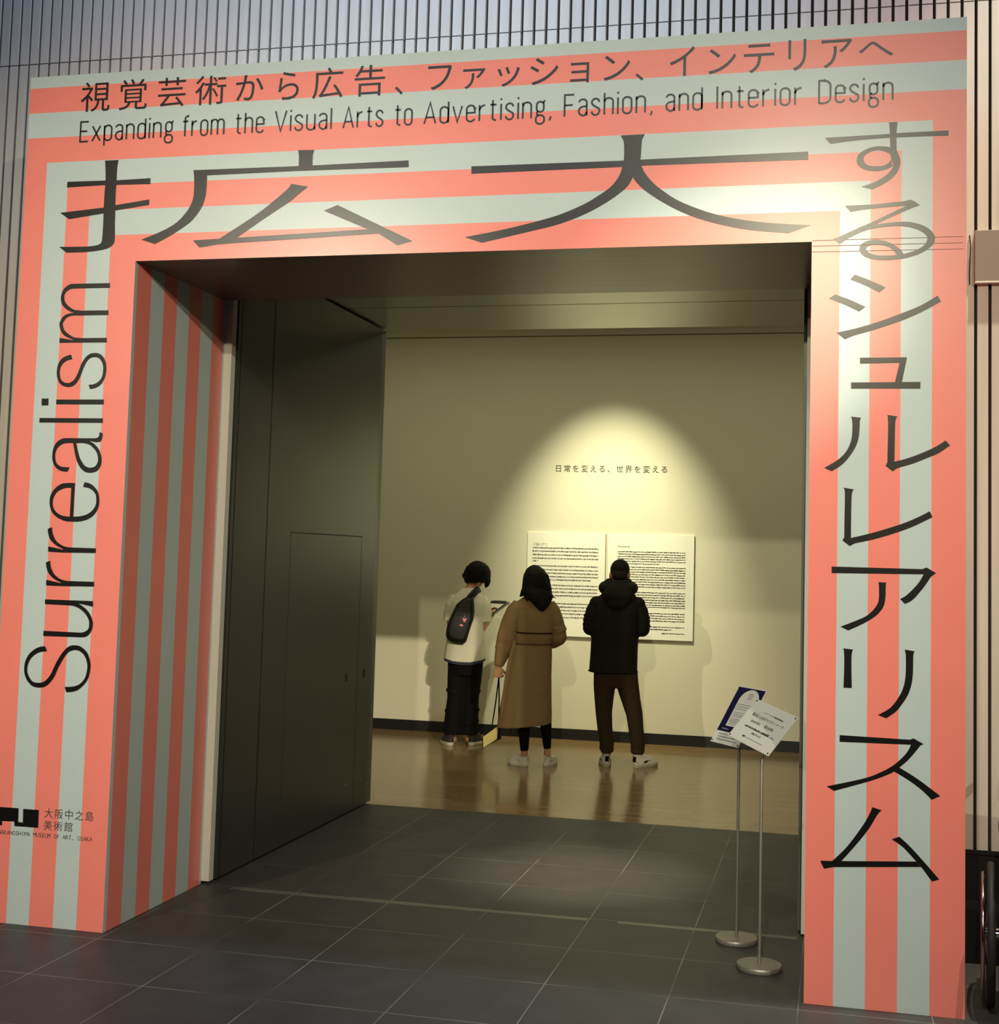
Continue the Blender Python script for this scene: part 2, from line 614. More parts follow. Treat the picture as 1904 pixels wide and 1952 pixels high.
def stroke_ribbon(mb, path, hw, fn):
    P = [Vector(p) for p in path]
    n = len(P)
    L = []
    for i in range(n):
        t1 = (P[i] - P[i - 1]).normalized() if i else (P[1] - P[0]).normalized()
        t2 = (P[i + 1] - P[i]).normalized() if i < n - 1 else t1
        nrm = Vector((-(t1 + t2).y, (t1 + t2).x))
        if nrm.length < 1e-6:
            nrm = Vector((-t1.y, t1.x))
        nrm.normalize()
        k = 1.0 / max(0.45, nrm.dot(Vector((-t1.y, t1.x))))
        L.append((P[i] + nrm * hw * k, P[i] - nrm * hw * k))
    mb.add([fn(*q) for a in L for q in a], [(2 * i, 2 * i + 1, 2 * i + 3, 2 * i + 2) for i in range(n - 1)])


def stroke_word(mb, word, x0, x1, z0, cap, fn, hw=0.043, gap=0.155):
    tot = sum(STROKES[c][0] for c in word) + gap * (len(word) - 1) + 2 * hw
    k = (x1 - x0) / (tot * cap)
    x = hw
    for c in word:
        w, paths = STROKES[c]
        for p in paths:
            stroke_ribbon(mb, [(x0 + (x + a) * k * cap, z0 + b * cap) for a, b in p], hw * cap, fn)
        x += w + gap


# lettering outlines, millimetres on the portal face (x, z)
TITLE = [('r',[(354,3503),(358,3468),(362,3409),(360,3350),(360,3275),(361,3200),(360,3142),(357,3117),(341,3105),(300,3099),(218,3099),(138,3101)],[(424,3503),(419,3465),(419,3407),(418,3348),(420,3273),(422,3198),(425,3140),(422,3111),(407,3095),(378,3083),(297,3073),(178,3072)]),('p',[(163,3410),(360,3408),(419,3407),(593,3410),(593,3382),(416,3385),(357,3386),(162,3383)]),('p',[(134,3263),(361,3280),(419,3289),(592,3310),(592,3284),(421,3264),(359,3252),(182,3231)]),('r',[(1318,3508),(1323,3481),(1324,3435)],[(1396,3506),(1390,3478),(1390,3434)]),('p',[(807,3438),(1324,3435),(1390,3435),(1842,3438),(1843,3408),(1318,3413),(875,3411),(810,3427)]),('r',[(808,3438),(813,3403),(815,3349),(812,3304),(792,3258),(753,3212),(710,3181),(645,3152),(561,3122)],[(877,3421),(877,3359),(873,3310),(856,3262),(823,3216),(789,3186),(733,3151),(682,3124),(630,3100)]),('r',[(1292,3355),(1280,3337),(1246,3308),(1134,3224),(952,3115)],[(1373,3339),(1323,3302),(1286,3273),(1161,3196),(1036,3116)]),('p',[(821,3111),(952,3115),(1036,3117),(1662,3136),(1712,3115),(1037,3093),(946,3089),(855,3077)]),('p',[(1517,3250),(1873,3077),(1803,3059),(1715,3114),(1662,3136),(1452,3227)]),('p',[(2130,3399),(2800,3395),(2872,3396),(3564,3399),(3564,3365),(2876,3370),(2794,3368),(2131,3366)]),('r',[(2784,3504),(2797,3479),(2800,3448),(2800,3395),(2794,3368),(2779,3326),(2745,3283),(2697,3250),(2632,3213),(2522,3170),(2389,3137),(2254,3110),(2109,3087)],[(2887,3505),(2876,3480),(2874,3454),(2871,3397),(2863,3366),(2841,3323),(2819,3285),(2780,3251),(2720,3212),(2633,3168),(2523,3130),(2390,3101),(2187,3060)]),('r',[(2876,3370),(2888,3342),(2920,3301),(2960,3265),(3027,3218),(3115,3177),(3202,3147),(3310,3122),(3438,3104),(3577,3092)],[(2825,3363),(2840,3322),(2858,3296),(2894,3261),(2961,3214),(3050,3164),(3138,3128),(3246,3097),(3353,3076),(3489,3061)]),('r',[(3631,3453),(3747,3455),(3886,3457),(3913,3459),(4054,3460),(4114,3460)],[(3652,3427),(3719,3434),(3803,3439),(3886,3441),(4027,3441),(4113,3439)]),('r',[(3882,3505),(3885,3490),(3887,3445),(3889,3380)],[(3917,3505),(3914,3479),(3912,3444),(3914,3379)]),('r',[(3889,3395),(3892,3356),(3900,3325),(3889,3304),(3875,3289),(3847,3271),(3819,3257),(3777,3244)],[(3914,3388),(3925,3358),(3928,3340),(3925,3319),(3915,3296),(3894,3273),(3861,3251),(3819,3231)]),('r',[(3889,3402),(3868,3406),(3846,3408),(3818,3406),(3790,3396),(3764,3378),(3757,3356),(3760,3338),(3776,3321),(3804,3310),(3835,3306),(3869,3310),(3898,3323)],[(3891,3365),(3887,3374),(3874,3383),(3860,3388),(3840,3391),(3815,3388),(3795,3378),(3785,3364),(3785,3352),(3793,3338),(3810,3329),(3832,3326),(3860,3327),(3880,3336),(3891,3350)]),('r',[(3713,3168),(3769,3168),(3840,3170),(3899,3175),(3939,3177),(3968,3183)],[(3736,3141),(3778,3148),(3840,3153),(3899,3157),(3954,3159),(3965,3160)]),('p',[(3939,3177),(3968,3183),(3986,3174),(4005,3159),(3981,3152),(3954,3159)]),('r',[(3954,3159),(3911,3140),(3840,3106),(3793,3085)],[(4005,3159),(3970,3147),(3923,3127),(3864,3101),(3833,3085),(3817,3076)]),('r',[(3668,3032),(3698,3044),(3746,3065),(3793,3085),(3833,3085)],[(3694,3009),(3717,3026),(3746,3042),(3781,3058),(3817,3069),(3836,3072)]),('r',[(3815,3080),(3833,3085),(3864,3090),(3900,3093),(3935,3094),(3970,3091),(4005,3081),(4033,3067),(4052,3049),(4062,3032),(4063,3023),(4060,3005),(4047,2989),(4024,2972),(3994,2958),(3947,2945),(3900,2940),(3865,2939),(3830,2943),(3799,2952),(3780,2966),(3771,2982)],[(3817,3069),(3836,3072),(3852,3074),(3900,3077),(3935,3076),(3970,3070),(4005,3056),(4026,3041),(4034,3028),(4033,3016),(4026,3001),(4010,2987),(3982,2973),(3945,2963),(3917,2959),(3877,2958),(3841,2960),(3813,2969),(3799,2981)]),('r',[(3771,2980),(3771,2994),(3777,3006),(3794,3017),(3817,3023),(3846,3023),(3876,3016),(3907,3000),(3931,2980),(3945,2959)],[(3799,2980),(3797,2988),(3806,2998),(3822,3002),(3848,3002),(3872,2997),(3893,2987),(3907,2973),(3917,2958)]),('r',[(3754,2883),(3816,2857),(3874,2828)],[(3735,2864),(3790,2840),(3850,2808)]),('r',[(3677,2804),(3738,2779),(3796,2750)],[(3652,2787),(3712,2762),(3772,2731)]),('r',[(4074,2791),(4011,2753),(3934,2721),(3843,2688),(3765,2665),(3683,2647)],[(4087,2767),(4024,2731),(3960,2701),(3895,2677),(3817,2652),(3752,2634),(3717,2619)]),('p',[(3776,2544),(3958,2544),(3955,2524),(3930,2522),(3777,2520)]),('p',[(3929,2522),(3955,2526),(3939,2444),(3912,2443)]),('p',[(3742,2444),(4010,2445),(4010,2418),(3743,2419)]),('r',[(3743,2306),(3747,2295),(3749,2263),(3747,2225),(3740,2196),(3728,2170),(3708,2145),(3680,2123),(3640,2099)],[(3782,2302),(3778,2289),(3777,2257),(3773,2219),(3763,2187),(3745,2155),(3723,2126),(3700,2105),(3670,2086)]),('r',[(3884,2313),(3886,2298),(3887,2263),(3886,2191),(3885,2121)],[(3922,2307),(3916,2293),(3914,2264),(3913,2191),(3912,2122)]),('p',[(3885,2123),(3912,2127),(3933,2103),(3923,2101),(3906,2088),(3878,2110)]),('r',[(3910,2126),(3955,2138),(4010,2159),(4065,2185),(4106,2212)],[(3916,2097),(3930,2103),(3982,2119),(4037,2142),(4079,2161),(4123,2192)]),('r',[(3716,2021),(3721,2009),(3722,1972),(3721,1885),(3721,1818)],[(3757,2014),(3750,2001),(3748,1972),(3747,1885),(3747,1816)]),('p',[(3721,1823),(3747,1820),(3767,1801),(3759,1798),(3743,1788),(3714,1810)]),('r',[(3745,1820),(3818,1839),(3887,1861),(3956,1886),(4011,1912),(4047,1932)],[(3751,1794),(3762,1799),(3832,1816),(3901,1838),(3970,1864),(4025,1891),(4058,1909)]),('p',[(3673,1705),(4023,1704),(4027,1684),(3673,1679)]),('p',[(4020,1704),(4036,1711),(4072,1690),(4054,1676),(4027,1672),(4025,1684)]),('r',[(4026,1685),(4007,1651),(3980,1619),(3957,1597),(3937,1585)],[(4054,1677),(4030,1639),(4004,1605),(3981,1580),(3955,1566)]),('r',[(3854,1648),(3856,1629),(3856,1583),(3849,1559),(3829,1532),(3795,1506),(3709,1468)],[(3883,1648),(3882,1629),(3881,1588),(3875,1556),(3860,1531),(3836,1508),(3795,1482),(3740,1454)]),('r',[(3721,1383),(3724,1366),(3725,1310),(3723,1229)],[(3759,1380),(3754,1364),(3753,1311),(3755,1229)]),('r',[(3955,1388),(3959,1369),(3960,1320),(3957,1269),(3946,1227),(3922,1184),(3896,1154),(3855,1129)],[(3993,1383),(3988,1366),(3987,1304),(3982,1256),(3969,1214),(3949,1179),(3923,1145),(3887,1118)]),('p',[(3710,1043),(3978,1040),(3983,1021),(3710,1017)]),('p',[(3977,1040),(3990,1046),(4028,1026),(4016,1020),(3996,1005),(3981,1021)]),('r',[(3981,1022),(3968,994),(3946,967),(3912,936),(3865,907),(3802,880),(3662,841)],[(4016,1020),(3996,993),(3968,959),(3937,930),(3918,914),(3880,894),(3833,874),(3770,852),(3690,825)]),('r',[(3937,931),(4006,891),(4091,831)],[(3917,915),(3974,883),(4021,850),(4059,815)]),('r',[(3836,772),(3831,756),(3809,712),(3772,655),(3734,604),(3685,553)],[(3872,762),(3856,744),(3828,694),(3797,650),(3759,602),(3720,555)]),('p',[(3640,552),(3685,554),(4002,576),(4021,557),(3690,531),(3655,522)]),('r',[(3939,666),(3976,634),(4022,587),(4088,515)],[(3911,654),(3954,626),(4002,577),(4021,557),(4061,505)])]
SURREAL = [('r',[(412,2923),(228,2924),(202,2921),(178,2905),(165,2882),(161,2859),(167,2832),(187,2809),(213,2794),(243,2785)],[(412,2901),(236,2901),(211,2899),(190,2888),(180,2872),(180,2855),(185,2839),(201,2822),(227,2805),(257,2796)]),('p',[(411,2796),(275,2797),(248,2800),(236,2785),(273,2774),(412,2774)]),('r',[(272,2786),(228,2787),(199,2782),(178,2770),(165,2750),(161,2734),(167,2711),(179,2691),(202,2674),(243,2659)],[(273,2774),(229,2774),(204,2768),(187,2753),(179,2737),(181,2724),(189,2707),(209,2690),(235,2675),(264,2667)]),('p',[(410,2668),(282,2668),(250,2671),(234,2660),(229,2647),(411,2646)]),('p',[(166,2671),(237,2659),(240,2647),(166,2647)]),('r',[(231,2591),(207,2586),(183,2573),(166,2547),(161,2514),(166,2481),(182,2455),(205,2443),(227,2440),(248,2445),(265,2458),(280,2481),(293,2513),(307,2549),(320,2568),(338,2577),(359,2578),(378,2571),(393,2551),(399,2529),(398,2499),(390,2477),(373,2461),(352,2452),(328,2451)],[(238,2570),(212,2564),(191,2550),(178,2527),(177,2504),(183,2478),(200,2463),(218,2459),(236,2461),(254,2474),(267,2497),(279,2530),(292,2559),(309,2581),(330,2595),(355,2598),(376,2594),(395,2581),(409,2558),(415,2532),(414,2499),(406,2473),(391,2451),(367,2436),(338,2430)]),('p',[(166,2382),(411,2382),(411,2359),(167,2360)]),('p',[(90,2387),(125,2387),(126,2355),(91,2355)]),('p',[(84,2296),(411,2295),(411,2274),(84,2275)]),('r',[(414,2226),(413,2207),(408,2192),(397,2186),(381,2185),(361,2188),(334,2192)],[(398,2232),(396,2216),(389,2206),(373,2203),(353,2203),(340,2203),(334,2203)]),('r',[(347,2203),(281,2203),(227,2203),(204,2199),(182,2185),(166,2161),(161,2131),(163,2101),(175,2075),(196,2057),(220,2049),(244,2048)],[(348,2189),(312,2181),(235,2180),(209,2175),(190,2161),(178,2140),(176,2116),(182,2093),(195,2078),(215,2070),(232,2069),(253,2068)]),('r',[(334,2195),(368,2180),(392,2160),(408,2133),(415,2106),(413,2080),(398,2056),(379,2047),(356,2044),(332,2049),(312,2064),(294,2088),(282,2117),(272,2153),(264,2183)],[(308,2181),(342,2176),(366,2162),(387,2139),(396,2115),(396,2094),(387,2077),(371,2069),(351,2068),(331,2076),(313,2097),(300,2120),(290,2150),(279,2183)]),('r',[(286,1996),(246,1996),(213,1990),(184,1970),(164,1940),(160,1910),(165,1881),(181,1854),(209,1834),(246,1821),(283,1819),(322,1821),(361,1832),(390,1852),(408,1879),(414,1909),(411,1938),(400,1964),(379,1985),(358,1996),(334,2001)],[(284,1973),(247,1974),(221,1968),(195,1953),(180,1929),(176,1905),(181,1881),(198,1861),(222,1848),(255,1842),(288,1842),(324,1845),(357,1855),(382,1873),(397,1899),(398,1923),(394,1944),(380,1961),(360,1973),(343,1977),(328,1979)]),('p',[(268,1977),(285,1995),(285,1841),(268,1841)]),('r',[(158,1784),(161,1765),(170,1741),(185,1724),(209,1707),(243,1692)],[(180,1791),(182,1771),(190,1751),(204,1730),(225,1715),(249,1705),(276,1701)]),('p',[(409,1700),(269,1701),(243,1697),(236,1677),(409,1679)]),('p',[(165,1703),(238,1691),(241,1677),(166,1679)]),('r',[(158,1630),(161,1611),(170,1588),(185,1570),(209,1553),(243,1539)],[(180,1638),(182,1618),(190,1597),(204,1577),(225,1561),(249,1552),(275,1548)]),('p',[(408,1548),(269,1548),(242,1544),(235,1524),(409,1527)]),('p',[(165,1550),(238,1538),(240,1524),(165,1525)]),('p',[(164,1461),(337,1461),(340,1448),(291,1438),(164,1440)]),('p',[(329,1461),(408,1461),(409,1436),(335,1449)]),('r',[(330,1451),(357,1436),(384,1416),(403,1390),(412,1364),(411,1338),(399,1314),(381,1300),(355,1296),(312,1296),(164,1295)],[(284,1439),(314,1435),(344,1424),(372,1403),(389,1381),(395,1361),(393,1337),(379,1324),(357,1317),(327,1317),(165,1318)]),('r',[(178,1248),(152,1245),(123,1232),(96,1208),(80,1177),(76,1143),(81,1115),(96,1088),(119,1068),(145,1061),(168,1062),(191,1069),(213,1088),(232,1114),(244,1143),(260,1174),(278,1205),(297,1227),(314,1235),(331,1238),(351,1235),(372,1222),(387,1202),(396,1175),(396,1147),(389,1119),(373,1095),(349,1079),(320,1072),(287,1070)],[(187,1226),(162,1224),(139,1216),(114,1199),(98,1175),(91,1146),(95,1121),(107,1101),(123,1086),(144,1082),(164,1083),(181,1089),(198,1103),(214,1124),(229,1158),(245,1189),(263,1218),(285,1243),(307,1256),(330,1259),(353,1256),(376,1243),(395,1223),(407,1196),(412,1168),(409,1135),(400,1107),(380,1081),(353,1059),(325,1050),(297,1047)])]
LOGO = [('p',[(-31,513),(84,514),(86,453),(66,453),(-8,451),(-27,451)]),('p',[(-27,451),(3,451),(4,432),(-26,432)]),('p',[(66,453),(110,452),(108,513),(188,513),(189,434),(68,433)])]
SUB = [('視', 287, 3812, 151, 143), ('覚', 482, 3812, 145, 146), ('芸', 680, 3811, 140, 140), ('術', 875, 3810, 154, 138), ('か', 1069, 3811, 136, 119), ('ら', 1260, 3809, 100, 130), ('広', 1448, 3810, 146, 141), ('告', 1647, 3810, 143, 142), ('、', 1785, 3756, 38, 38), ('フ', 1973, 3804, 109, 109), ('ァ', 2130, 3790, 101, 90), ('ッ', 2285, 3790, 101, 88), ('シ', 2444, 3805, 125, 119), ('ョ', 2600, 3789, 82, 89), ('ン', 2761, 3801, 114, 109), ('、', 2859, 3754, 35, 32), ('イ', 3040, 3811, 105, 127), ('ン', 3207, 3802, 115, 107), ('テ', 3359, 3804, 125, 122), ('リ', 3515, 3808, 74, 133), ('ア', 3674, 3805, 123, 120), ('へ', 3830, 3814, 137, 63)]
ENG = [('Expanding', 212, 698, 3604), ('from', 739, 955, 3600), ('the', 1003, 1151, 3599), ('Visual', 1196, 1477, 3600), ('Arts', 1524, 1720, 3600), ('to', 1768, 1856, 3600), ('Advertising,', 1902, 2484, 3600), ('Fashion,', 2532, 2921, 3596), ('and', 2970, 3131, 3598), ('Interior', 3183, 3542, 3597), ('Design', 3599, 3902, 3598)]
MUSEUM = [('大阪中之島', [215, 506], [466, 500]), ('美術館', [213, 449], [366, 449]), ('NAKANOSHIMA MUSEUM OF ART, OSAKA', [-13, 401], [461, 405])]
WIRE_SHADOWS = [([3583, 3026], [4171, 3026]), ([3584, 3003], [4171, 3001]), ([3584, 2979], [4171, 2976])]
# ================================================================== setting
X0, X1, X2, X3 = -0.0606, 0.5359, 3.5821, 4.1831
Z1, Z2 = 3.0231, 3.9241
D1, D3, D4 = 0.9173, 3.2306, 6.9123
WALL = 0.75           # face of the slatted lobby wall
CEIL = 3.29           # passage ceiling

b = MB()
b.box(-9, 13, -15, D3, -0.05, 0)
struct('floor', b, M['tile'])
b = MB()
b.box(-4, 8.5, D3, 7.0, -0.05, 0.0005)
struct('floor_gallery', b, M['wood'])
# threshold strip in the stone
b = MB()
b.box(0.72, 2.556, 0.872, 0.908, -0.004, 0.0016)
b.box(2.70, 3.53, 0.872, 0.908, -0.004, 0.0016)
struct('trim_1', b, M['threshold'])

# slatted lobby wall: pale panels with dark recesses between
pitch, gap, ref = 0.06125, 0.0145, 4.355
SEAM = 4.309
b = MB()
k = -96
while ref + k * pitch < 6.3:
    a0 = ref + k * pitch + gap / 2
    a1 = ref + (k + 1) * pitch - gap / 2
    zlo = 0.486
    if a1 > X1 - 0.03 and a0 < X2 + 0.03:
        zlo = Z1 + 0.02
    b.box(a0, a1, WALL, WALL + 0.04, zlo, SEAM - 0.003)
    b.box(a0, a1, WALL, WALL + 0.04, SEAM + 0.003, 7.4)
    k += 1
b.box(-1.6, X1 - 0.021, WALL + 0.03, WALL + 0.12, 0.0, 7.4, 1)
b.box(X2 + 0.021, 6.3, WALL + 0.03, WALL + 0.12, 0.0, 7.4, 1)
b.box(X1 - 0.021, X2 + 0.021, WALL + 0.03, WALL + 0.12, Z1 + 0.021, 7.4, 1)
struct('wall_front', b, [M['slat'], M['recess']])
b = MB()
b.box(X3 + 0.003, 6.3, WALL - 0.004, WALL + 0.03, 0.0, 0.452)
b.box(X3 + 0.003, 6.3, WALL - 0.006, WALL + 0.03, 0.467, 0.486)
b.box(X3 + 0.003, 6.3, WALL + 0.004, WALL + 0.03, 0.452, 0.467, 1)
struct('baseboard_front', b, [M['black'], M['recess']])
# lobby shell
b = MB()
b.box(6.3, 13, WALL, WALL + 0.12, 0, 7.4)
b.box(-9, -1.6, WALL, WALL + 0.12, 0, 7.4)
struct('wall_front_flank', b, M['lobby'])
for nm, q in (('wall_left', (-9.1, -9, -15, WALL)), ('wall_right', (13, 13.1, -15, WALL)), ('wall_back', (-9, 13, -15.1, -15))):
    b = MB()
    b.box(*q, 0, 7.4)
    struct(nm, b, M['lobby'])
b = MB()
b.box(-9, 13, -15, WALL + 0.12, 7.4, 7.5)
struct('ceiling', b, M['lobby_ceiling'])

# opening behind the portal: white returns, door leaves, low ceiling
b = MB()
b.box(X1 - 0.02, 0.579, D1 + 0.002, D1 + 0.05, 0.014, Z1 + 0.25)
b.box(3.5485, X2 + 0.02, D1 + 0.002, D1 + 0.05, 0.014, Z1 + 0.25)
struct('trim_2', b, M['white_trim'])
b = MB()
b.box(0.35, 3.78, D1 + 0.002, 3.352, CEIL, CEIL + 0.1)
b.box(0.43, 3.69, 3.352, 3.36, CEIL + 0.012, CEIL + 0.1, 1)
b.box(0.45, 3.70, 2.508, 2.514, CEIL - 0.0008, CEIL, 1)
struct('ceiling_passage', b, [M['ceiling'], M['door_line']])
b = MB()
b.box(-4, 0.43, 3.36, 3.46, 0, 5.2)
b.box(3.69, 8.5, 3.36, 3.46, 0, 5.2)
b.box(0.43, 3.69, 3.36, 3.46, CEIL + 0.05, 5.2)
struct('wall_gallery_near', b, M['gallery'])
b = MB()
b.box(-4, 8.5, D4, D4 + 0.1, 0, 5.2)
struct('wall_gallery_far', b, M['gallery'])
b = MB()
b.box(-4, 8.5, D4 - 0.004, D4, 3.862, 3.874, 0)
b.box(-4, 8.5, D4 - 0.012, D4, 3.874, 3.95, 1)
struct('trim_3', b, [M['edge_and_shadow'], M['gallery']])
b = MB()
b.box(-4, 8.5, D4 - 0.012, D4, 0.0005, 0.101)
struct('baseboard_far', b, M['black'])
for nm, q in (('wall_gallery_left', (-4.1, -4)), ('wall_gallery_right', (8.5, 8.6))):
    b = MB()
    b.box(*q, 3.36, 7.0, 0, 5.2)
    struct(nm, b, M['gallery'])
b = MB()
b.box(-4, 8.5, 3.36, 7.0, 5.2, 5.3)
struct('ceiling_gallery', b, M['lobby'])
# dark cavity walls beside the passage
b = MB()
b.box(0.25, 0.35, D1 + 0.002, 3.36, 0, CEIL + 0.1)
b.box(3.78, 3.88, D1 + 0.002, 3.36, 0, CEIL + 0.1)
struct('wall_passage', b, M['lobby'])

# ---- the big dark door leaf on the left (open against the passage side)
dl = thing('sliding_door', 'tall dark grey door leaf standing open along the left of the passage', 'door', (0.50, 2.1, 0))
b = MB()
b.box(0.43, 0.582, 0.985, 3.212, 0.012, CEIL - 0.012)
b.build('door_leaf', M['door'], dl)
b = MB()
b.box(0.43, 0.579, 3.216, 3.30, 0.012, CEIL - 0.012)
b.build('end_post', M['steel_frame'], dl)
b = MB()
for y in (1.023, 1.438):
    b.box(0.578, 0.5832, y - 0.0035, y + 0.0035, 0.012, CEIL - 0.014)
b.build('joint_trim', M['door_line'], dl)
wk = MB()
wk.box(0.5815, 0.5834, 1.775, 2.945, 0.03, 1.817)
wk = wk.build('wicket_door', M['door'], dl)
b = MB()
b.box(0.5815, 0.5839, 1.772, 2.952, 1.817, 1.824)
b.box(0.5815, 0.5839, 2.945, 2.950, 0.03, 1.82)
b.build('wicket_gap', M['door_line'], wk)
for y0, z0 in ((2.735, 0.872), (3.068, 0.872)):
    b = MB()
    b.box(0.580, 0.586, y0, y0 + 0.022, z0, z0 + 0.052)
    b.build('flush_pull', M['door_line'], dl)
for y0, z0 in ((2.80, 0.185), (3.07, 0.18)):
    b = MB()
    b.tube([(0.5825, y0, z0 + 0.012), (0.590, y0, z0 + 0.012)], 0.012, 16)
    b.build('floor_bolt', M['seam_light'], dl)
b = MB()
for z0, n_, y0 in ((0.62, 5, 1.16), (0.50, 6, 1.11), (0.30, 3, 1.12), (0.22, 5, 1.10)):
    for i in range(n_):
        y = y0
        while y < y0 + 0.16 + 0.05 * random.random():
            l = random.uniform(0.008, 0.03)
            b.add([(0.5828, y, z0 - i * 0.018), (0.5828, y + l, z0 - i * 0.018), (0.5828, y + l, z0 - i * 0.018 + 0.006), (0.5828, y, z0 - i * 0.018 + 0.006)], [(0, 1, 2, 3)])
            y += l + random.uniform(0.006, 0.012)
b.build('faint_marks', mat('faint_door_marks', (74, 76, 70), 0.5), dl)  # rows of short marks slightly paler than the door
dr = thing('sliding_door', 'dark door leaf edge just showing behind the right leg of the portal', 'door', (3.6, 2.1, 0))
b = MB()
b.box(3.541, 3.68, 0.985, 3.30, 0.012, CEIL - 0.012)
b.build('door_leaf', M['door'], dr)
b = MB()
b.box(3.531, 3.541, 0.985, 3.30, 0.012, CEIL - 0.012)
b.build('end_post', M['steel_frame'], dr)

# ================================================================== portal
po = thing('exhibition_portal', 'large coral and pale aqua striped portal with black Japanese and English lettering', 'portal', ((X0 + X3) / 2, 0.4, 0))
b = MB()
b.box(X0, X1 - 0.002, 0.0015, WALL - 0.002, 0.0, Z2)
b.build('pillar', M['coral'], po)
b = MB()
b.box(X2 + 0.002, X3, 0.0015, WALL - 0.002, 0.0, Z2)
b.build('pillar', M['coral'], po)
b = MB()
b.box(X1 - 0.002, X2 + 0.002, 0.0015, WALL - 0.002, Z1 + 0.002, Z2)
b.build('lintel', M['aqua'], po)
# front face: nested stripes, one sheet of vinyl
xl = [X0, 0.0498, 0.1650, 0.2865, 0.4035, X1]
xr = [X3, 4.0535, 3.9335, 3.8135, 3.6935, X2]
zt = [3.6270, 3.5060, 3.3870, 3.2675, 3.1480, Z1]
b = MB()


def fq(pts, mi):
    b.add([(x, 0.0, z) for x, z in pts], [tuple(range(len(pts)))], mi)


zrow = [Z2, 3.869, 3.748, zt[0]]
for i, mi in enumerate((1, 0, 1)):
    fq([(X0, zrow[i + 1]), (X3, zrow[i + 1]), (X3, zrow[i]), (X0, zrow[i])], mi)
for i, mi in enumerate((0, 1, 0, 1, 0)):
    fq([(xl[i], 0), (xl[i + 1], 0), (xl[i + 1], zt[i + 1]), (xl[i], zt[i])], mi)
    fq([(xl[i], zt[i]), (xl[i + 1], zt[i + 1]), (xr[i + 1], zt[i + 1]), (xr[i], zt[i])], mi)
    fq([(xr[i + 1], 0), (xr[i], 0), (xr[i], zt[i]), (xr[i + 1], zt[i + 1])], mi)
b.add([(X0, 0, 0), (X1, 0, 0), (X1, 0.0015, 0), (X0, 0.0015, 0)], [(0, 1, 2, 3)])
b.build('front_panel', [M['coral'], M['aqua']], po)
# inner faces: vertical stripes on both jambs and along the soffit
yj = [0.0, 0.026, 0.151, 0.274, 0.400, 0.526, 0.651, 0.777, 0.901, D1]
for xs, sg in ((X1, -1), (X2, 1)):
    b = MB()
    for i in range(9):
        b.box(*sorted((xs, xs + sg * 0.018)), yj[i] + (0.0004 if i == 0 else 0), yj[i + 1], 0.0, Z1, 1 - i % 2)
    b.build('jamb_panel', [M['coral'], M['aqua']], po)
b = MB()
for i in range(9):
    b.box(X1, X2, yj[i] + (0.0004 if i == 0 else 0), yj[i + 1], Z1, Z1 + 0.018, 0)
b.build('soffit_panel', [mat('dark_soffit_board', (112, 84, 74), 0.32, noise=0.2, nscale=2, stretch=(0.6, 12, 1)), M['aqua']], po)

VY = -0.0012
for ch, i0, i1 in (('拡', 0, 8), ('大', 8, 11), ('す', 11, 15), ('る', 15, 21), ('シ', 21, 24), ('ュ', 24, 27), ('ル', 27, 31), ('レ', 31, 34), ('ア', 34, 38), ('リ', 38, 40), ('ス', 40, 44), ('ム', 44, 48)):
    marks(TITLE[i0:i1], VY).build('title_character', M['ink'], po)
marks(SURREAL, VY).build('english_title_lettering', M['ink'], po)['label'] = 'tall black lettering Surrealism turned upright on the left leg'
fz = lambda x, z: (x, VY, z)
for ch, cx, cz, w, h in SUB:
    b = MB()
    put_glyph(b, ch, cx / 1000, cz / 1000, w / 1000, h / 1000, fz)
    b.build('subtitle_character', M['ink'], po)
for w, a, c, z in ENG:
    b = MB()
    stroke_word(b, w, a / 1000, c / 1000, 3.599, 0.0945, fz)
    b.build('english_subtitle_word', M['ink'], po)
lg = marks(LOGO, VY).build('museum_logo', M['ink'], po)
b = MB()
put_line(b, MUSEUM[0][0], 0.213, 0.485, 0.255, 0.046, fz)
put_line(b, MUSEUM[1][0], 0.211, 0.431, 0.156, 0.046, fz)
b.build('museum_name', M['ink_grey'], po)
b = MB()
put_line(b, MUSEUM[2][0], -0.015, 0.393, 0.478, 0.027, fz, cjk=False)
b.build('museum_name', M['ink_grey'], po)
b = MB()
for (a, z0), (c, z1) in WIRE_SHADOWS:  # shadows of thin wires, painted as narrow dark strips
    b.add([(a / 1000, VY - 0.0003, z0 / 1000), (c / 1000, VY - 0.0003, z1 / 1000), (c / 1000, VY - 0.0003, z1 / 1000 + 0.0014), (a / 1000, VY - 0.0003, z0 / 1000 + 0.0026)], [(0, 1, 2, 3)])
b.build('painted_wire_shadow', M['wire_shadow'], po)

# blank board on the slatted wall at the right
b = MB()
b.box(4.287, 5.2, WALL - 0.03, WALL - 0.001, 2.998, 3.232)
b.box(4.287, 5.2, WALL - 0.034, WALL - 0.001, 2.990, 2.998, 1)
tag(b.build('wall_board', [M['taupe'], M['white_trim']], None, bevel=0.002), 'blank taupe board fixed across the slatted wall right of the portal', 'board')
b = MB()
b.tube([(4.266, WALL - 0.006, 3.215), (4.270, WALL - 0.012, 3.17), (4.268, WALL - 0.012, 3.10), (4.266, WALL - 0.012, 3.04), (4.267, WALL - 0.008, 2.99)], 0.003, 8)
tag(b.build('cable', M['recess'], None, True), 'short dark cable hanging beside the blank taupe board', 'cable')

# ================================================================== gallery texts
b = MB()
put_line(b, '日常を変える、世界を変える', 1.037, 2.549, 1.112, 0.074, lambda x, z: (x, D4 - 0.002, z))
tag(b.build('wall_lettering', M['print'], None), 'dark Japanese wall lettering high on the lit gallery wall', 'lettering')


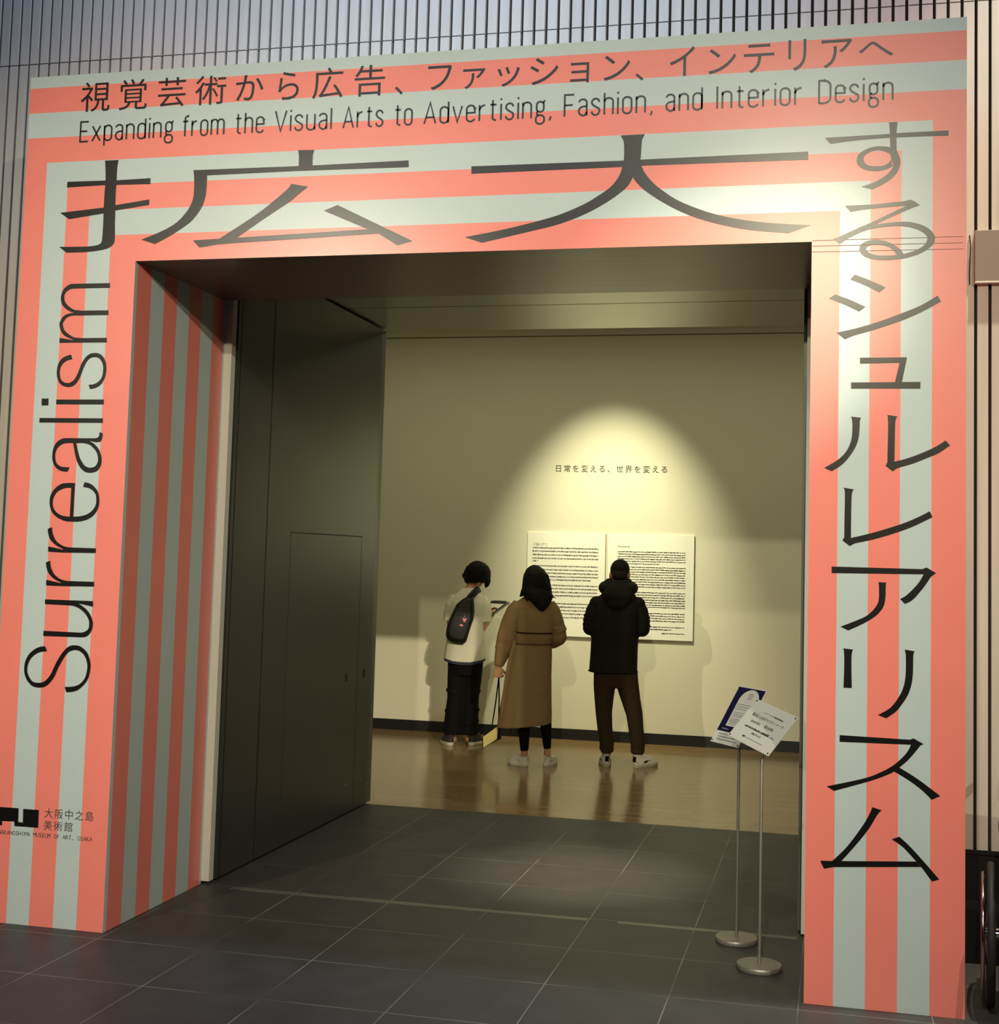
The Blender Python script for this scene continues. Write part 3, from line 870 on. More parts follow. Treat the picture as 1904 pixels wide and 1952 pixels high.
def panel_z(v):
    return 1.787 - (v - 985) / 5.137 / 186.0 * 0.905


def text_rows(mb, x0, x1, rows, h, wmin, wmax, gapw, y):
    for v, frac in rows:
        z = 1.79 - (v - 985) * 0.000964
        x = x0
        xe = x0 + (x1 - x0) * abs(frac)
        if frac < 0:
            x, xe = x1 - (x1 - x0) * abs(frac), x1
        while x < xe:
            w = min(random.uniform(wmin, wmax), xe - x + 0.001)
            dz = random.uniform(-0.0015, 0.0015)
            hh = h * random.uniform(0.65, 1.0)
            mb.add([(x, y, z - hh / 2 + dz), (x + w, y, z - hh / 2 + dz), (x + w, y, z + hh / 2 + dz), (x, y, z + hh / 2 + dz)], [(0, 1, 2, 3)])
            x += w + random.uniform(gapw * 0.5, gapw * 1.4)


PY = D4 - 0.018
for (xa, xb, lab) in ((0.797, 1.558, 'white foreword panel with Japanese text, behind the woman in the tan coat'), (1.584, 2.402, 'white foreword panel with English text, right of the man in black')):
    t = thing('text_panel', lab, 'panel', ((xa + xb) / 2, D4 - 0.008, 0.972), 'foreword panels on the gallery wall')
    b = MB()
    b.box(xa, xb, PY, D4 - 0.0005, 0.972, 1.954)
    b.build('board', M['board'], t)
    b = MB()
    b.box(xa, xb, PY - 0.0006, D4 - 0.0005, 0.967, 0.972)  # dark strip painted for the shadow line under the board
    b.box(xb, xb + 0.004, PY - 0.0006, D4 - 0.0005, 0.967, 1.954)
    b.build('edge_and_shadow', M['edge_and_shadow'], t)
    b = MB()
    c = MB()
    if xa < 1:
        put_line(b, 'ごあいさつ', 0.853, 1.832, 0.136, 0.030, lambda x, z: (x, PY - 0.0008, z))
        rows = [(967, 1), (1000, 1), (1035, 1), (1070, 1), (1097, .09), (1145, 1), (1183, 1), (1217, 1), (1250, 1), (1282, .9), (1335, 1), (1368, 1), (1402, 1), (1436, 1), (1466, .33), (1515, 1), (1548, 1), (1581, 1), (1614, 1), (1650, .97)]
        text_rows(c, 0.849, 1.491, rows, 0.0135, 0.004, 0.016, 0.004, PY - 0.0008)
    else:
        put_line(b, 'Foreword', 1.679, 1.829, 0.112, 0.031, lambda x, z: (x, PY - 0.0008, z), cjk=False)
        rows = [(985, 1), (1008, 1), (1031, 1), (1054, 1), (1077, 1), (1102, .62), (1134, 1), (1158, 1), (1182, 1), (1206, 1), (1230, 1), (1254, 1), (1278, 1), (1302, 1), (1326, 1), (1380, 1), (1404, 1), (1428, 1), (1452, 1), (1476, 1), (1500, 1), (1521, 1), (1580, 1), (1604, 1), (1628, 1), (1652, 1), (1710, 1), (1734, .82), (1770, -.33)]
        text_rows(c, 1.678, 2.324, rows, 0.0095, 0.010, 0.045, 0.0045, PY - 0.0008)
    b.build('heading', M['print'], t)
    tag(c.build('body_text', M['print'], t), kind='stuff')

# ================================================================== sign stands
def sign_stand(base, centre, eul, w, h, lab):
    t = thing('sign_stand', lab, 'sign stand', (base[0], base[1], 0), 'sign stands in the passage')
    b = MB()
    b.lathe((base[0], base[1], 0), [(0.002, 0.0), (0.093, 0.0), (0.096, 0.003), (0.096, 0.018), (0.093, 0.022), (0.010, 0.0225), (0.002, 0.0225)], 56)
    b.build('base', M['steel'], t, True)
    R = Euler(eul, 'XYZ').to_matrix()
    C_ = Vector(centre)
    n = R @ Vector((0, 0, 1))
    b = MB()
    top = C_ - n * 0.012
    b.tube([(base[0], base[1], 0.02), (base[0], base[1], 0.85), tuple(top - Vector((0, 0, 0.05))), tuple(top)], 0.0065, 14)
    b.build('pole', M['steel'], t, True)
    T = Matrix.Translation(C_) @ R.to_4x4()
    b = MB()
    b.box(-w / 2, w / 2, -h / 2, h / 2, -0.004, 0.0)
    b.xform(T)
    pl = b.build('sign_plate', M['acrylic'], t)
    for sx in (-1, 1):
        for sy in (-1, 1):
            b = MB()
            cx, cy = sx * (w / 2 - 0.009), sy * (h / 2 - 0.009)
            b.ring_skin([[(cx + 0.0038 * math.cos(2 * PI * j / 14), cy + 0.0038 * math.sin(2 * PI * j / 14), z) for j in range(14)] for z in (-0.001, 0.0022)])
            b.xform(T)
            b.build('screw', M['black'], pl)
    return t, pl, (lambda x, y, z=0.0006: tuple(T @ Vector((x, y, z))))


def flat(mb, pts, fn, z, mi=0):
    mb.add([fn(x, y, z) for x, y in pts], [tuple(range(len(pts)))], mi)


def greek(mb, x0, x1, y, h, fn, z, lo=0.003, hi=0.010, gp=0.002, mi=0):
    x = x0
    while x < x1:
        l = min(random.uniform(lo, hi), x1 - x + 0.0005)
        hh = h * random.uniform(0.7, 1)
        flat(mb, [(x, y), (x + l, y), (x + l, y + hh), (x, y + hh)], fn, z, mi)
        x += l + random.uniform(gp * 0.6, gp * 1.4)


# rear stand: navy notice with a white arch
t, pl, fn = sign_stand((3.2665, 0.754), (3.2612, 0.765, 1.009), (1.007, 0.011, -0.852), 0.21, 0.297, 'rear steel sign stand with a navy notice bearing a white arch')
b = MB()
flat(b, [(-0.099, -0.088), (0.099, -0.088), (0.099, 0.143), (-0.099, 0.143)], fn, 0.0006, 0)
flat(b, [(-0.099, -0.143), (0.099, -0.143), (0.099, -0.088), (-0.099, -0.088)], fn, 0.0006, 1)
arch = [(-0.055, -0.058), (0.085, -0.058), (0.085, 0.075)] + [(0.015 + 0.07 * math.cos(a), 0.075 + 0.062 * math.sin(a)) for a in [PI * i / 18 for i in range(1, 18)]] + [(-0.055, 0.075)]
flat(b, arch, fn, 0.0010, 1)
nt_ = b.build('notice', [M['navy'], M['paper']], pl)
b = MB()
for i, y in enumerate((0.055, 0.043, 0.031, 0.013, 0.003, -0.007, -0.022, -0.031, -0.04, -0.049)):
    greek(b, -0.044, 0.074 - 0.02 * (i % 3), y, 0.0045, fn, 0.0014)
for y in (0.113, 0.104, 0.095, 0.086):
    greek(b, 0.0, 0.034, y, 0.0062, fn, 0.0014, 0.003, 0.006)
for y, x1_ in ((-0.104, 0.03), (-0.118, 0.06), (-0.132, 0.075)):
    greek(b, -0.07, x1_, y, 0.0075, fn, 0.0014, 0.004, 0.012)
greek(b, -0.07, -0.02, -0.077, 0.007, fn, 0.0014, 0.003, 0.008)
b.build('notice_print', M['grey_print'], nt_)
# front stand: white gallery-talk notice
t, pl, fn = sign_stand((3.389, 0.384), (3.3875, 0.4165, 1.009), (0.863, 0.160, -0.888), 0.297, 0.21, 'front steel sign stand with a white notice in black Japanese print')
b = MB()
flat(b, [(-0.145, -0.102), (0.145, -0.102), (0.145, 0.102), (-0.145, 0.102)], fn, 0.0006)
nt_ = b.build('notice', M['paper'], pl)
g2 = lambda x, z: fn(x, z, 0.0012)
b = MB()
for dx in (-0.0006, 0, 0.0006):
    put_line(b, '館長によるギャラリートーク', -0.105 + dx, 0.028, 0.222, 0.0175, lambda x, z: fn(x, z, 0.0012 + dx * 0.1))
put_line(b, 'シュルレアリスム展', -0.055, 0.058, 0.08, 0.0085, g2)
greek(b, 0.028, 0.088, 0.057, 0.0075, fn, 0.0012)
greek(b, -0.098, 0.012, -0.032, 0.0095, fn, 0.0012, 0.004, 0.009)
greek(b, 0.018, 0.075, -0.033, 0.012, fn, 0.0012, 0.006, 0.011, 0.001)
greek(b, -0.028, -0.006, -0.052, 0.009, fn, 0.0012)
greek(b, -0.068, -0.05, -0.079, 0.010, fn, 0.0012, 0.006, 0.009, 0.001)
b.build('notice_print', M['print'], nt_)
b = MB()
greek(b, -0.085, -0.02, -0.003, 0.015, fn, 0.0011, 0.008, 0.014)
greek(b, 0.012, 0.078, -0.003, 0.016, fn, 0.0011, 0.008, 0.016)
greek(b, -0.002, 0.04, -0.052, 0.009, fn, 0.0011)
greek(b, 0.08, 0.112, -0.034, 0.009, fn, 0.0011)
greek(b, -0.045, 0.075, -0.077, 0.0035, fn, 0.0011, 0.01, 0.03, 0.0006)
b.build('notice_small_print', M['grey_print'], nt_)
# ================================================================== people
class Fig:
    """local frame of a standing figure: x to the viewer's right, y away towards the wall, z up"""

    def __init__(self, base, yaw, scale, lean, label, group=None):
        self.root = thing('person', label, 'person', (base[0], base[1], 0.0), group)
        R = Matrix.Rotation(yaw, 4, 'Z')
        Sh = Matrix.Identity(4)
        Sh[0][2] = lean
        self.T = Matrix.Translation((base[0], base[1], 0)) @ R @ Sh @ Matrix.Scale(scale, 4)

    def out(self, mb, name, mats, parent=None, fuse=None, smooth=True, it=4, **k):
        mb.xform(self.T)
        p = parent if parent is not None else self.root
        if fuse:
            return mb.fuse(name, mats, p, fuse, it)
        return mb.build(name, mats, p, smooth, **k)


def add_hand(mb, wrist, d, n, s, curl=0.6, L=1.0, wide=1.0):
    """palm + five fingers; d = finger direction, n = side the fingers curl to, s = thumb side"""
    w = Vector(wrist)
    d = Vector(d).normalized()
    n = Vector(n)
    n = (n - d * n.dot(d)).normalized()
    s = d.cross(n) if d.cross(n).dot(Vector(s)) > 0 else -d.cross(n)
    mb.tube([w - d * 0.03 * L, w + d * 0.01 * L], [0.024 * L, 0.025 * L], 12)
    rings = []
    for t, hw, th in ((0.0, 0.026, 0.017), (0.025, 0.036, 0.017), (0.055, 0.041, 0.015), (0.085, 0.040, 0.012), (0.096, 0.034, 0.008)):
        c = w + d * t * L
        rings.append([c + s * hw * L * wide * math.cos(a) + n * th * L * math.sin(a) for a in [2 * PI * j / 16 for j in range(16)]])
    mb.ring_skin(rings)
    for i, (off, ln, r) in enumerate(((0.032, 0.068, 0.0085), (0.0105, 0.077, 0.0088), (-0.0105, 0.071, 0.0085), (-0.031, 0.055, 0.0075))):
        p = w + d * (0.078 - 0.004 * abs(i - 1.2)) * L + s * off * L * wide
        pts, rad = [p], [r * L]
        a = 0.15 * curl
        for q, fr in enumerate((0.46, 0.30, 0.24)):
            a += curl * (0.55, 0.75, 0.5)[q]
            p = p + (d * math.cos(a) + n * math.sin(a) + s * off * 0.6).normalized() * ln * fr * L
            pts.append(p)
            rad.append(r * L * (0.95 - 0.09 * q))
        pts.append(p + (pts[-1] - pts[-2]).normalized() * 0.003)
        rad.append(r * 0.45 * L)
        mb.tube(pts, rad, 10)
    p = w + d * 0.022 * L + s * 0.026 * L
    pts, rad = [p], [0.0125 * L]
    for q, (ln, a) in enumerate(((0.036, 0.75), (0.030, 0.5), (0.024, 0.35))):
        p = p + (d * math.cos(a) + s * math.sin(a) + n * 0.45 * curl).normalized() * ln * L
        pts.append(p)
        rad.append((0.0115, 0.0098, 0.0075)[q] * L)
    mb.tube(pts, rad, 10)


def add_head(fig, mb, c, rot, k=1.0):
    """skull, jaw, nose, brow, ears; returns a mapper from head space (x right, y front, z up)"""
    R = rot.to_matrix()
    c = Vector(c)
    H = lambda x, y, z: c + R @ Vector((x * k, y * k, z * k))
    e = lambda r: (r[0] * k, r[1] * k, r[2] * k)
    mb.ball(H(0, -0.008, 0.022), e((0.074, 0.094, 0.092)), 24, rot=rot)
    mb.ball(H(0, 0.018, -0.045), e((0.058, 0.068, 0.068)), 20, rot=rot)
    mb.ball(H(0, 0.050, -0.092), e((0.026, 0.026, 0.018)), 14, rot=rot)
    mb.ball(H(0, 0.088, -0.024), e((0.013, 0.021, 0.015)), 12, rot=rot)
    mb.tube([H(0, 0.078, 0.022), H(0, 0.098, -0.018)], [0.008 * k, 0.011 * k], 10)
    mb.tube([H(-0.045, 0.070, 0.030), H(0, 0.084, 0.034), H(0.045, 0.070, 0.030)], [0.009 * k, 0.012 * k, 0.009 * k], 10)
    for sx in (-1, 1):
        mb.ball(H(sx * 0.050, 0.056, -0.025), e((0.020, 0.022, 0.022)), 12, rot=rot)
        mb.ball(H(sx * 0.077, -0.006, -0.012), e((0.011, 0.021, 0.032)), 12, rot=rot)
        mb.ball(H(sx * 0.074, 0.002, -0.038), e((0.008, 0.009, 0.011)), 10, rot=rot)
    return H


def add_face(fig, body, H, rot, k=1.0):
    for sx in (-1, 1):
        b = MB()
        b.ball(H(sx * 0.031, 0.075, 0.010), (0.0125 * k, 0.010 * k, 0.009 * k), 14, rot=rot)
        fig.out(b, 'eye', M['eye'], body)
    b = MB()
    b.ball(H(0, 0.082, -0.057), (0.022 * k, 0.008 * k, 0.005 * k), 14, rot=rot)
    b.ball(H(0, 0.080, -0.065), (0.019 * k, 0.008 * k, 0.005 * k), 14, rot=rot)
    fig.out(b, 'lips', M['lips'], body)


def add_shoe(fig, heel, ang, L, w, h, mats, root_name='shoe', heel_tab=None, z0=0.0):
    """sole + upper; heel = (x, y) of the heel, ang = direction the toe points (0 = right, 90 = away)"""
    a = math.radians(ang)
    F = Matrix.Translation((heel[0], heel[1], z0)) @ Matrix.Rotation(a, 4, 'Z')

    def outline(z, grow, x0, x1, ny=22):
        ring = []
        for j in range(ny):
            t = 2 * PI * j / ny
            u = 0.5 - 0.5 * math.cos(t)
            x = x0 + (x1 - x0) * u
            prof = (0.80 + 0.22 * math.sin(PI * min(1, max(0, (u - 0.25) / 0.75)))) * max(0.0, 1 - abs(2 * u - 1) ** 3.2) ** 0.5
            y = math.copysign(1, math.sin(t)) * w / 2 * prof * grow if abs(math.sin(t)) > 1e-6 else 0
            ring.append((x, y, z))
        return ring
    b = MB()
    b.ring_skin([outline(0.0, 0.94, 0.004, L - 0.006), outline(0.006, 1.02, 0, L), outline(0.026, 1.03, -0.002, L + 0.002), outline(0.032, 0.98, 0.002, L - 0.004)])
    b.xform(F)
    up = MB()
    up.ring_skin([outline(0.028, 0.97, 0.003, L - 0.004), outline(0.045, 0.95, 0.002, L - 0.012), outline(0.062, 0.84, 0.003, L * 0.86), outline(0.078, 0.72, 0.004, L * 0.68), outline(h, 0.66, 0.002, L * 0.46), outline(h + 0.004, 0.5, 0.010, L * 0.40)])
    up.xform(F)
    s = fig.out(up, root_name, mats[0])
    fig.out(b, 'sole', mats[1], s)
    if heel_tab is not None:
        b = MB()
        b.obox((0.001, 0, 0.07), (0.004, 0, 0), (0, w * 0.16, 0), (0, 0, 0.022))
        b.obox((L * 0.42, w * 0.40, 0.05), (L * 0.12, 0, 0.0), (0, 0.004, 0), (0.012, 0, 0.009))
        b.obox((L * 0.42, -w * 0.40, 0.05), (L * 0.12, 0, 0.0), (0, 0.004, 0), (0.012, 0, 0.009))
        b.xform(F)
        fig.out(b, 'shoe_stripe', heel_tab, s, smooth=False)
    b = MB()
    for q in range(4):
        x = L * (0.46 + 0.075 * q)
        z = 0.088 - 0.010 * q
        b.tube([(x, -w * 0.20, z - 0.010), (x + 0.004, 0, z), (x, w * 0.20, z - 0.010)], 0.003, 8)
    b.xform(F)
    fig.out(b, 'laces', mats[0] if heel_tab is None else heel_tab, s)
    return s


# ------------------------------------------------------------------ man in the black hooded jacket
fg = Fig((1.899, 5.480), 0.1636, 0.986, 0.0215, 'person in a black hooded jacket and dark trousers, back turned, reading the wall panel', 'visitors reading the foreword')
hr = Euler((-0.38, 0, 0.0), 'XYZ')
b = MB()
H = add_head(fg, b, (-0.002, 0.045, 1.612), hr, 1.04)
b.tube([(-0.005, 0.0, 1.43), (-0.004, 0.005, 1.50), (-0.002, 0.03, 1.57)], [0.066, 0.058, 0.058], 16)
b.loft([(-0.02, 0, 0.70, 0.14, 0.095), (-0.02, 0, 0.85, 0.165, 0.11), (-0.022, 0, 1.02, 0.140, 0.095), (-0.018, 0, 1.22, 0.165, 0.11), (-0.012, 0, 1.38, 0.150, 0.085), (-0.010, 0, 1.45, 0.08, 0.06)])
for sx, el, wr in ((-1, (-0.232, 0.01, 1.155), (-0.105, 0.245, 1.185)), (1, (0.207, 0.01, 1.155), (0.075, 0.245, 1.185))):
    b.tube([(sx * 0.165 - 0.012, 0, 1.395), (sx * 0.205 - 0.012, 0.0, 1.29), el], [0.050, 0.046, 0.038], 14)
    b.tube([el, ((el[0] + wr[0]) / 2, 0.13, 1.165), wr], [0.038, 0.036, 0.025], 14)
    add_hand(b, wr, (-sx * 0.55, 0.75, 0.12), (-sx * 0.6, -0.3, 0.5), (0, 0.1, 1), 0.9)
for hip, kn, an in (((-0.095, 0, 0.80), (-0.084, -0.01, 0.437), (-0.045, 0.0, 0.09)), ((0.085, 0, 0.80), (0.172, -0.01, 0.437), (0.213, 0.0, 0.09))):
    b.tube([hip, ((hip[0] + kn[0]) / 2, 0.0, 0.62), kn, ((kn[0] + an[0]) / 2, -0.015, 0.28), an], [0.085, 0.070, 0.052, 0.050, 0.036], 14)
    b.ball((an[0], 0.05, 0.045), (0.036, 0.10, 0.035), 12)
body = fg.out(b, 'body', M['skin'], fuse=0.0055, it=2)
add_face(fg, body, H, hr, 1.04)
b = MB()
b.ball(H(0, -0.016, 0.034), (0.0835, 0.0985, 0.091), 26, rot=hr)
b.ball(H(0, -0.050, -0.022), (0.069, 0.052, 0.062), 20, rot=hr)
fg.out(b, 'hair', M['hair_short'], fuse=0.006, it=3)
# trousers
b = MB()
b.loft([(0.0, 0, 0.66, 0.10, 0.10), (-0.005, 0, 0.74, 0.172, 0.115), (-0.01, 0, 0.86, 0.178, 0.125), (-0.01, 0, 0.93, 0.165, 0.12)])
b.tube([(-0.090, 0, 0.82), (-0.091, 0.0, 0.68), (-0.090, 0.0, 0.55), (-0.086, -0.01, 0.44), (-0.072, -0.015, 0.32), (-0.052, -0.008, 0.20), (-0.043, 0.0, 0.115)], [0.098, 0.094, 0.080, 0.070, 0.064, 0.060, 0.052], 20)
b.tube([(0.082, 0, 0.82), (0.104, 0.0, 0.68), (0.140, 0.0, 0.55), (0.172, -0.01, 0.44), (0.190, -0.015, 0.32), (0.210, -0.008, 0.20), (0.212, 0.0, 0.115)], [0.098, 0.094, 0.080, 0.070, 0.064, 0.061, 0.053], 20)
for cx, zs in ((-0.05, (0.145, 0.175, 0.215)), (0.211, (0.14, 0.175, 0.21))):
    for q, z in enumerate(zs):
        b.tube([(cx + 0.055 * math.cos(2 * PI * j / 12), 0.055 * math.sin(2 * PI * j / 12), z + 0.012 * math.sin(2 * PI * j / 12 + q)) for j in range(12)], 0.009, 8, closed=True)
fg.out(b, 'trousers', M['brown'], fuse=0.008, it=3)
# jacket with hood
b = MB()
b.loft([(-0.024, 0, 0.785, 0.204, 0.155), (-0.023, 0, 0.84, 0.203, 0.155), (-0.022, 0, 1.00, 0.200, 0.150), (-0.020, 0, 1.15, 0.202, 0.150), (-0.016, 0, 1.28, 0.205, 0.145), (-0.012, 0, 1.37, 0.192, 0.125), (-0.010, 0, 1.435, 0.150, 0.105), (-0.008, 0.01, 1.50, 0.085, 0.085)], 32, p=2.3)
for sx, el, wr in ((-1, (-0.232, 0.0, 1.155), (-0.110, 0.235, 1.185)), (1, (0.207, 0.0, 1.155), (0.080, 0.235, 1.185))):
    b.tube([(sx * 0.120 - 0.012, 0, 1.385), (sx * 0.165 - 0.012, 0.0, 1.362), (sx * 0.196 - 0.012, 0, 1.305), (sx * 0.212 - 0.012, 0, 1.23), el], [0.050, 0.066, 0.068, 0.068, 0.064], 18)
    b.ball((sx * 0.172 - 0.012, 0, 1.368), (0.066, 0.075, 0.058), 16)
    b.ball(el, 0.066, 16)
    b.tube([el, ((el[0] + wr[0]) / 2, 0.12, 1.17), wr], [0.064, 0.058, 0.046], 18)
    for q in (0.3, 0.55, 0.8):
        p0 = Vector((sx * 0.205 - 0.012, 0, 1.30)).lerp(Vector(el), q)
        b.tube([p0 + Vector((0.066 * math.cos(2 * PI * j / 10), 0.066 * math.sin(2 * PI * j / 10), 0.015 * math.sin(4 * PI * j / 10))) for j in range(10)], 0.009, 8, closed=True)
jk = fg.out(b, 'jacket', M['jacket'], fuse=0.008, it=4)
b = MB()
b.tube([(-0.010 + 0.118 * math.cos(a), -0.012 + 0.098 * math.sin(a), 1.515 - 0.035 * (1 - math.sin(a)) * 0.5) for a in [2 * PI * j / 24 for j in range(24)]], 0.052, 14, closed=True)
b.tube([(-0.010 + 0.088 * math.cos(a), -0.004 + 0.075 * math.sin(a), 1.555 - 0.02 * (1 - math.sin(a)) * 0.5) for a in [2 * PI * j / 24 for j in range(24)]], 0.030, 12, closed=True)
b.ball((-0.012, -0.118, 1.43), (0.135, 0.060, 0.085), 22)
b.ball((-0.012, -0.135, 1.37), (0.085, 0.040, 0.06), 18)
fg.out(b, 'hood', M['jacket'], jk, fuse=0.007, it=4)
b = MB()
b.tube([(-0.024 + 0.2065 * math.cos(a) * abs(math.cos(a)) ** -0.13 if abs(math.cos(a)) > 1e-3 else -0.024, 0.157 * math.sin(a), 0.795) for a in [2 * PI * (j + 0.5) / 32 for j in range(32)]], 0.006, 8, closed=True)
fg.out(b, 'hem', M['jacket'], jk)
for heel, ang in (((-0.043, -0.055), 96), ((0.186, -0.040), 44)):
    add_shoe(fg, heel, ang, 0.275, 0.100, 0.105, (M['white_shoe'], M['sole']), heel_tab=M['black_cloth'])

# ------------------------------------------------------------------ woman in the tan coat
fg = Fig((1.252, 5.230), 0.227, 0.986, 0.026, 'person with long black hair in a belted tan coat, holding a bag by its straps', 'visitors reading the foreword')
hr = Euler((-0.12, 0, -0.12), 'XYZ')
b = MB()
H = add_head(fg, b, (-0.026, 0.03, 1.548), hr, 0.96)
b.tube([(-0.03, 0.0, 1.36), (-0.028, 0.005, 1.42), (-0.026, 0.02, 1.49)], [0.060, 0.050, 0.050], 16)
b.loft([(-0.02, 0, 0.70, 0.14, 0.10), (-0.02, 0, 0.85, 0.160, 0.11), (-0.02, 0, 1.04, 0.115, 0.085), (-0.025, 0, 1.22, 0.135, 0.095), (-0.03, 0, 1.33, 0.140, 0.075), (-0.03, 0, 1.38, 0.075, 0.055)])
LW = (-0.300, 0.015, 0.815)
RW = (0.062, 0.205, 1.010)
b.tube([(-0.165, 0, 1.335), (-0.215, 0, 1.21), (-0.245, -0.01, 1.09)], [0.046, 0.041, 0.034], 14)
b.tube([(-0.245, -0.01, 1.09), (-0.272, 0.0, 0.95), LW], [0.034, 0.031, 0.022], 14)
add_hand(b, LW, (0.02, 0.06, -1), (0.25, 0.9, -0.05), (0.6, 0.7, 0), 1.25, 0.95)
b.tube([(0.105, 0, 1.335), (0.160, 0, 1.22), (0.205, 0.0, 1.085)], [0.046, 0.041, 0.034], 14)
b.tube([(0.205, 0.0, 1.085), (0.150, 0.11, 1.04), RW], [0.034, 0.031, 0.022], 14)
add_hand(b, RW, (-0.85, 0.35, -0.12), (-0.35, -0.9, 0), (0, 0, 1), 0.5, 0.95)
for hip, kn, an in (((-0.08, 0, 0.80), (-0.070, 0.0, 0.45), (-0.045, 0.0, 0.085)), ((0.06, 0, 0.80), (0.118, 0.0, 0.45), (0.147, 0.03, 0.085))):
    b.tube([hip, ((hip[0] + kn[0]) / 2, 0.0, 0.62), kn, ((kn[0] + an[0]) / 2 - 0.002, an[1] / 2 - 0.012, 0.31), (an[0], an[1], 0.15), an], [0.074, 0.060, 0.040, 0.036, 0.026, 0.031], 14)
    b.ball((an[0] + (0.02 if an[0] > 0 else -0.02), an[1] + 0.045, 0.045), (0.03, 0.06, 0.030), 12)
body = fg.out(b, 'body', M['skin'], fuse=0.005, it=2)
add_face(fg, body, H, hr, 0.96)
# long hair
b = MB()
b.loft([(0.042, -0.105, 1.292, 0.016, 0.014), (0.036, -0.108, 1.325, 0.050, 0.026), (0.024, -0.102, 1.365, 0.078, 0.036), (0.000, -0.085, 1.405, 0.100, 0.055), (-0.020, -0.055, 1.445, 0.117, 0.085), (-0.025, -0.015, 1.500, 0.113, 0.108), (-0.026, 0.003, 1.550, 0.108, 0.112), (-0.028, 0.010, 1.600, 0.098, 0.110), (-0.034, 0.012, 1.640, 0.074, 0.088), (-0.038, 0.012, 1.664, 0.042, 0.052), (-0.040, 0.012, 1.675, 0.012, 0.016)], 30)
for pts, r in (([(0.075, -0.06, 1.45), (0.100, -0.075, 1.40), (0.105, -0.088, 1.362)], [0.034, 0.028, 0.008]),
               ([(0.085, -0.02, 1.46), (0.115, -0.02, 1.420), (0.138, -0.01, 1.402)], [0.028, 0.012, 0.003]),
               ([(-0.115, -0.05, 1.46), (-0.138, -0.055, 1.420), (-0.152, -0.05, 1.402)], [0.030, 0.016, 0.003]),
               ([(-0.09, -0.09, 1.43), (-0.088, -0.105, 1.392), (-0.086, -0.11, 1.372)], [0.028, 0.016, 0.003]),
               ([(-0.05, -0.10, 1.42), (-0.042, -0.115, 1.375), (-0.036, -0.12, 1.352)], [0.03, 0.018, 0.004]),
               ([(0.01, -0.105, 1.35), (0.016, -0.118, 1.32), (0.02, -0.12, 1.300)], [0.03, 0.016, 0.004])):
    b.tube(pts, r, 10)
rs = random.Random(3)
for j in range(26):
    u = -1 + 2 * (j + 0.5) / 26
    x0_ = -0.018 + 0.108 * u
    zt_ = 1.43 + rs.uniform(-0.02, 0.03)
    tip = 1.300 + 0.115 * abs(u - 0.28) ** 1.1 + rs.uniform(-0.012, 0.02)
    x1_ = 0.035 + (x0_ - 0.035) * (0.75 if u < 0.4 else 0.95) + rs.uniform(-0.008, 0.008)
    y0_ = -0.030 - 0.062 * max(0, 1 - u * u) ** 0.5
    b.tube([(x0_, y0_, zt_), ((x0_ + x1_) / 2 + 0.004 * math.sin(j), y0_ - 0.022, (zt_ + tip) / 2 + 0.01), (x1_, y0_ - 0.030, tip)], [0.020, 0.015, 0.003], 8)
hair = fg.out(b, 'hair', M['hair'], fuse=0.005, it=1)
b = MB()
for j in range(90):
    a = math.radians(rs.uniform(175, 365))
    cx, cy = -0.026, 0.0
    c, s = math.cos(a), math.sin(a)
    tip = 1.285 + 0.10 * abs(c - 0.30) + rs.uniform(-0.012, 0.03)
    pts = []
    for q, (z, rx, ry) in enumerate(((1.60, 0.097, 0.104), (1.55, 0.109, 0.112), (1.50, 0.115, 0.108), (1.445, 0.119, 0.090), (1.40, 0.108, 0.068))):
        pts.append((cx + 0.006 * q + rx * c + rs.uniform(-0.003, 0.003), cy - 0.009 * q + ry * s, z))
    fx = 0.035 + (pts[-1][0] - 0.035) * 0.85 + rs.uniform(-0.012, 0.016)
    pts.append((fx, min(pts[-1][1] - 0.012, -0.05) - 0.012, tip))
    b.tube(pts, [0.003, 0.0045, 0.005, 0.005, 0.0045, 0.001], 5)
b.tube([(0.080, -0.03, 1.45), (0.112, -0.03, 1.418), (0.140, -0.01, 1.408), (0.156, 0.0, 1.395)], [0.006, 0.005, 0.004, 0.001], 6)
fg.out(b, 'strands', M['hair'], hair)
# coat
b = MB()


def coat_ring(cx, z, rx, ry, fold, n=56, tilt=0.0):
    ring = []
    for j in range(n):
        a = 2 * PI * j / n
        c, s = math.cos(a), math.sin(a)
        k = 1 + fold * (math.sin(7 * a + 0.6) * 0.6 + math.sin(11 * a + 2.0) * 0.4)
        x = rx * k * math.copysign(abs(c) ** 0.88, c)
        y = ry * k * math.copysign(abs(s) ** 0.88, s)
        ring.append((cx + x, y, z + tilt * x))
    return ring


b.ring_skin([coat_ring(-0.060, 0.338, 0.226, 0.190, 0.030, tilt=0.10), coat_ring(-0.058, 0.42, 0.222, 0.186, 0.028, tilt=0.08), coat_ring(-0.052, 0.56, 0.208, 0.175, 0.024, tilt=0.03), coat_ring(-0.045, 0.75, 0.192, 0.162, 0.016), coat_ring(-0.028, 0.92, 0.172, 0.145, 0.008), coat_ring(-0.018, 1.02, 0.156, 0.130, 0.004), coat_ring(-0.015, 1.08, 0.152, 0.126, 0.0),
             coat_ring(-0.014, 1.14, 0.160, 0.130, 0.0), coat_ring(-0.018, 1.24, 0.168, 0.130, 0.0), coat_ring(-0.024, 1.32, 0.168, 0.112, 0.0), coat_ring(-0.028, 1.37, 0.140, 0.092, 0.0), coat_ring(-0.028, 1.41, 0.085, 0.075, 0.0), coat_ring(-0.028, 1.44, 0.066, 0.066, 0.0)])
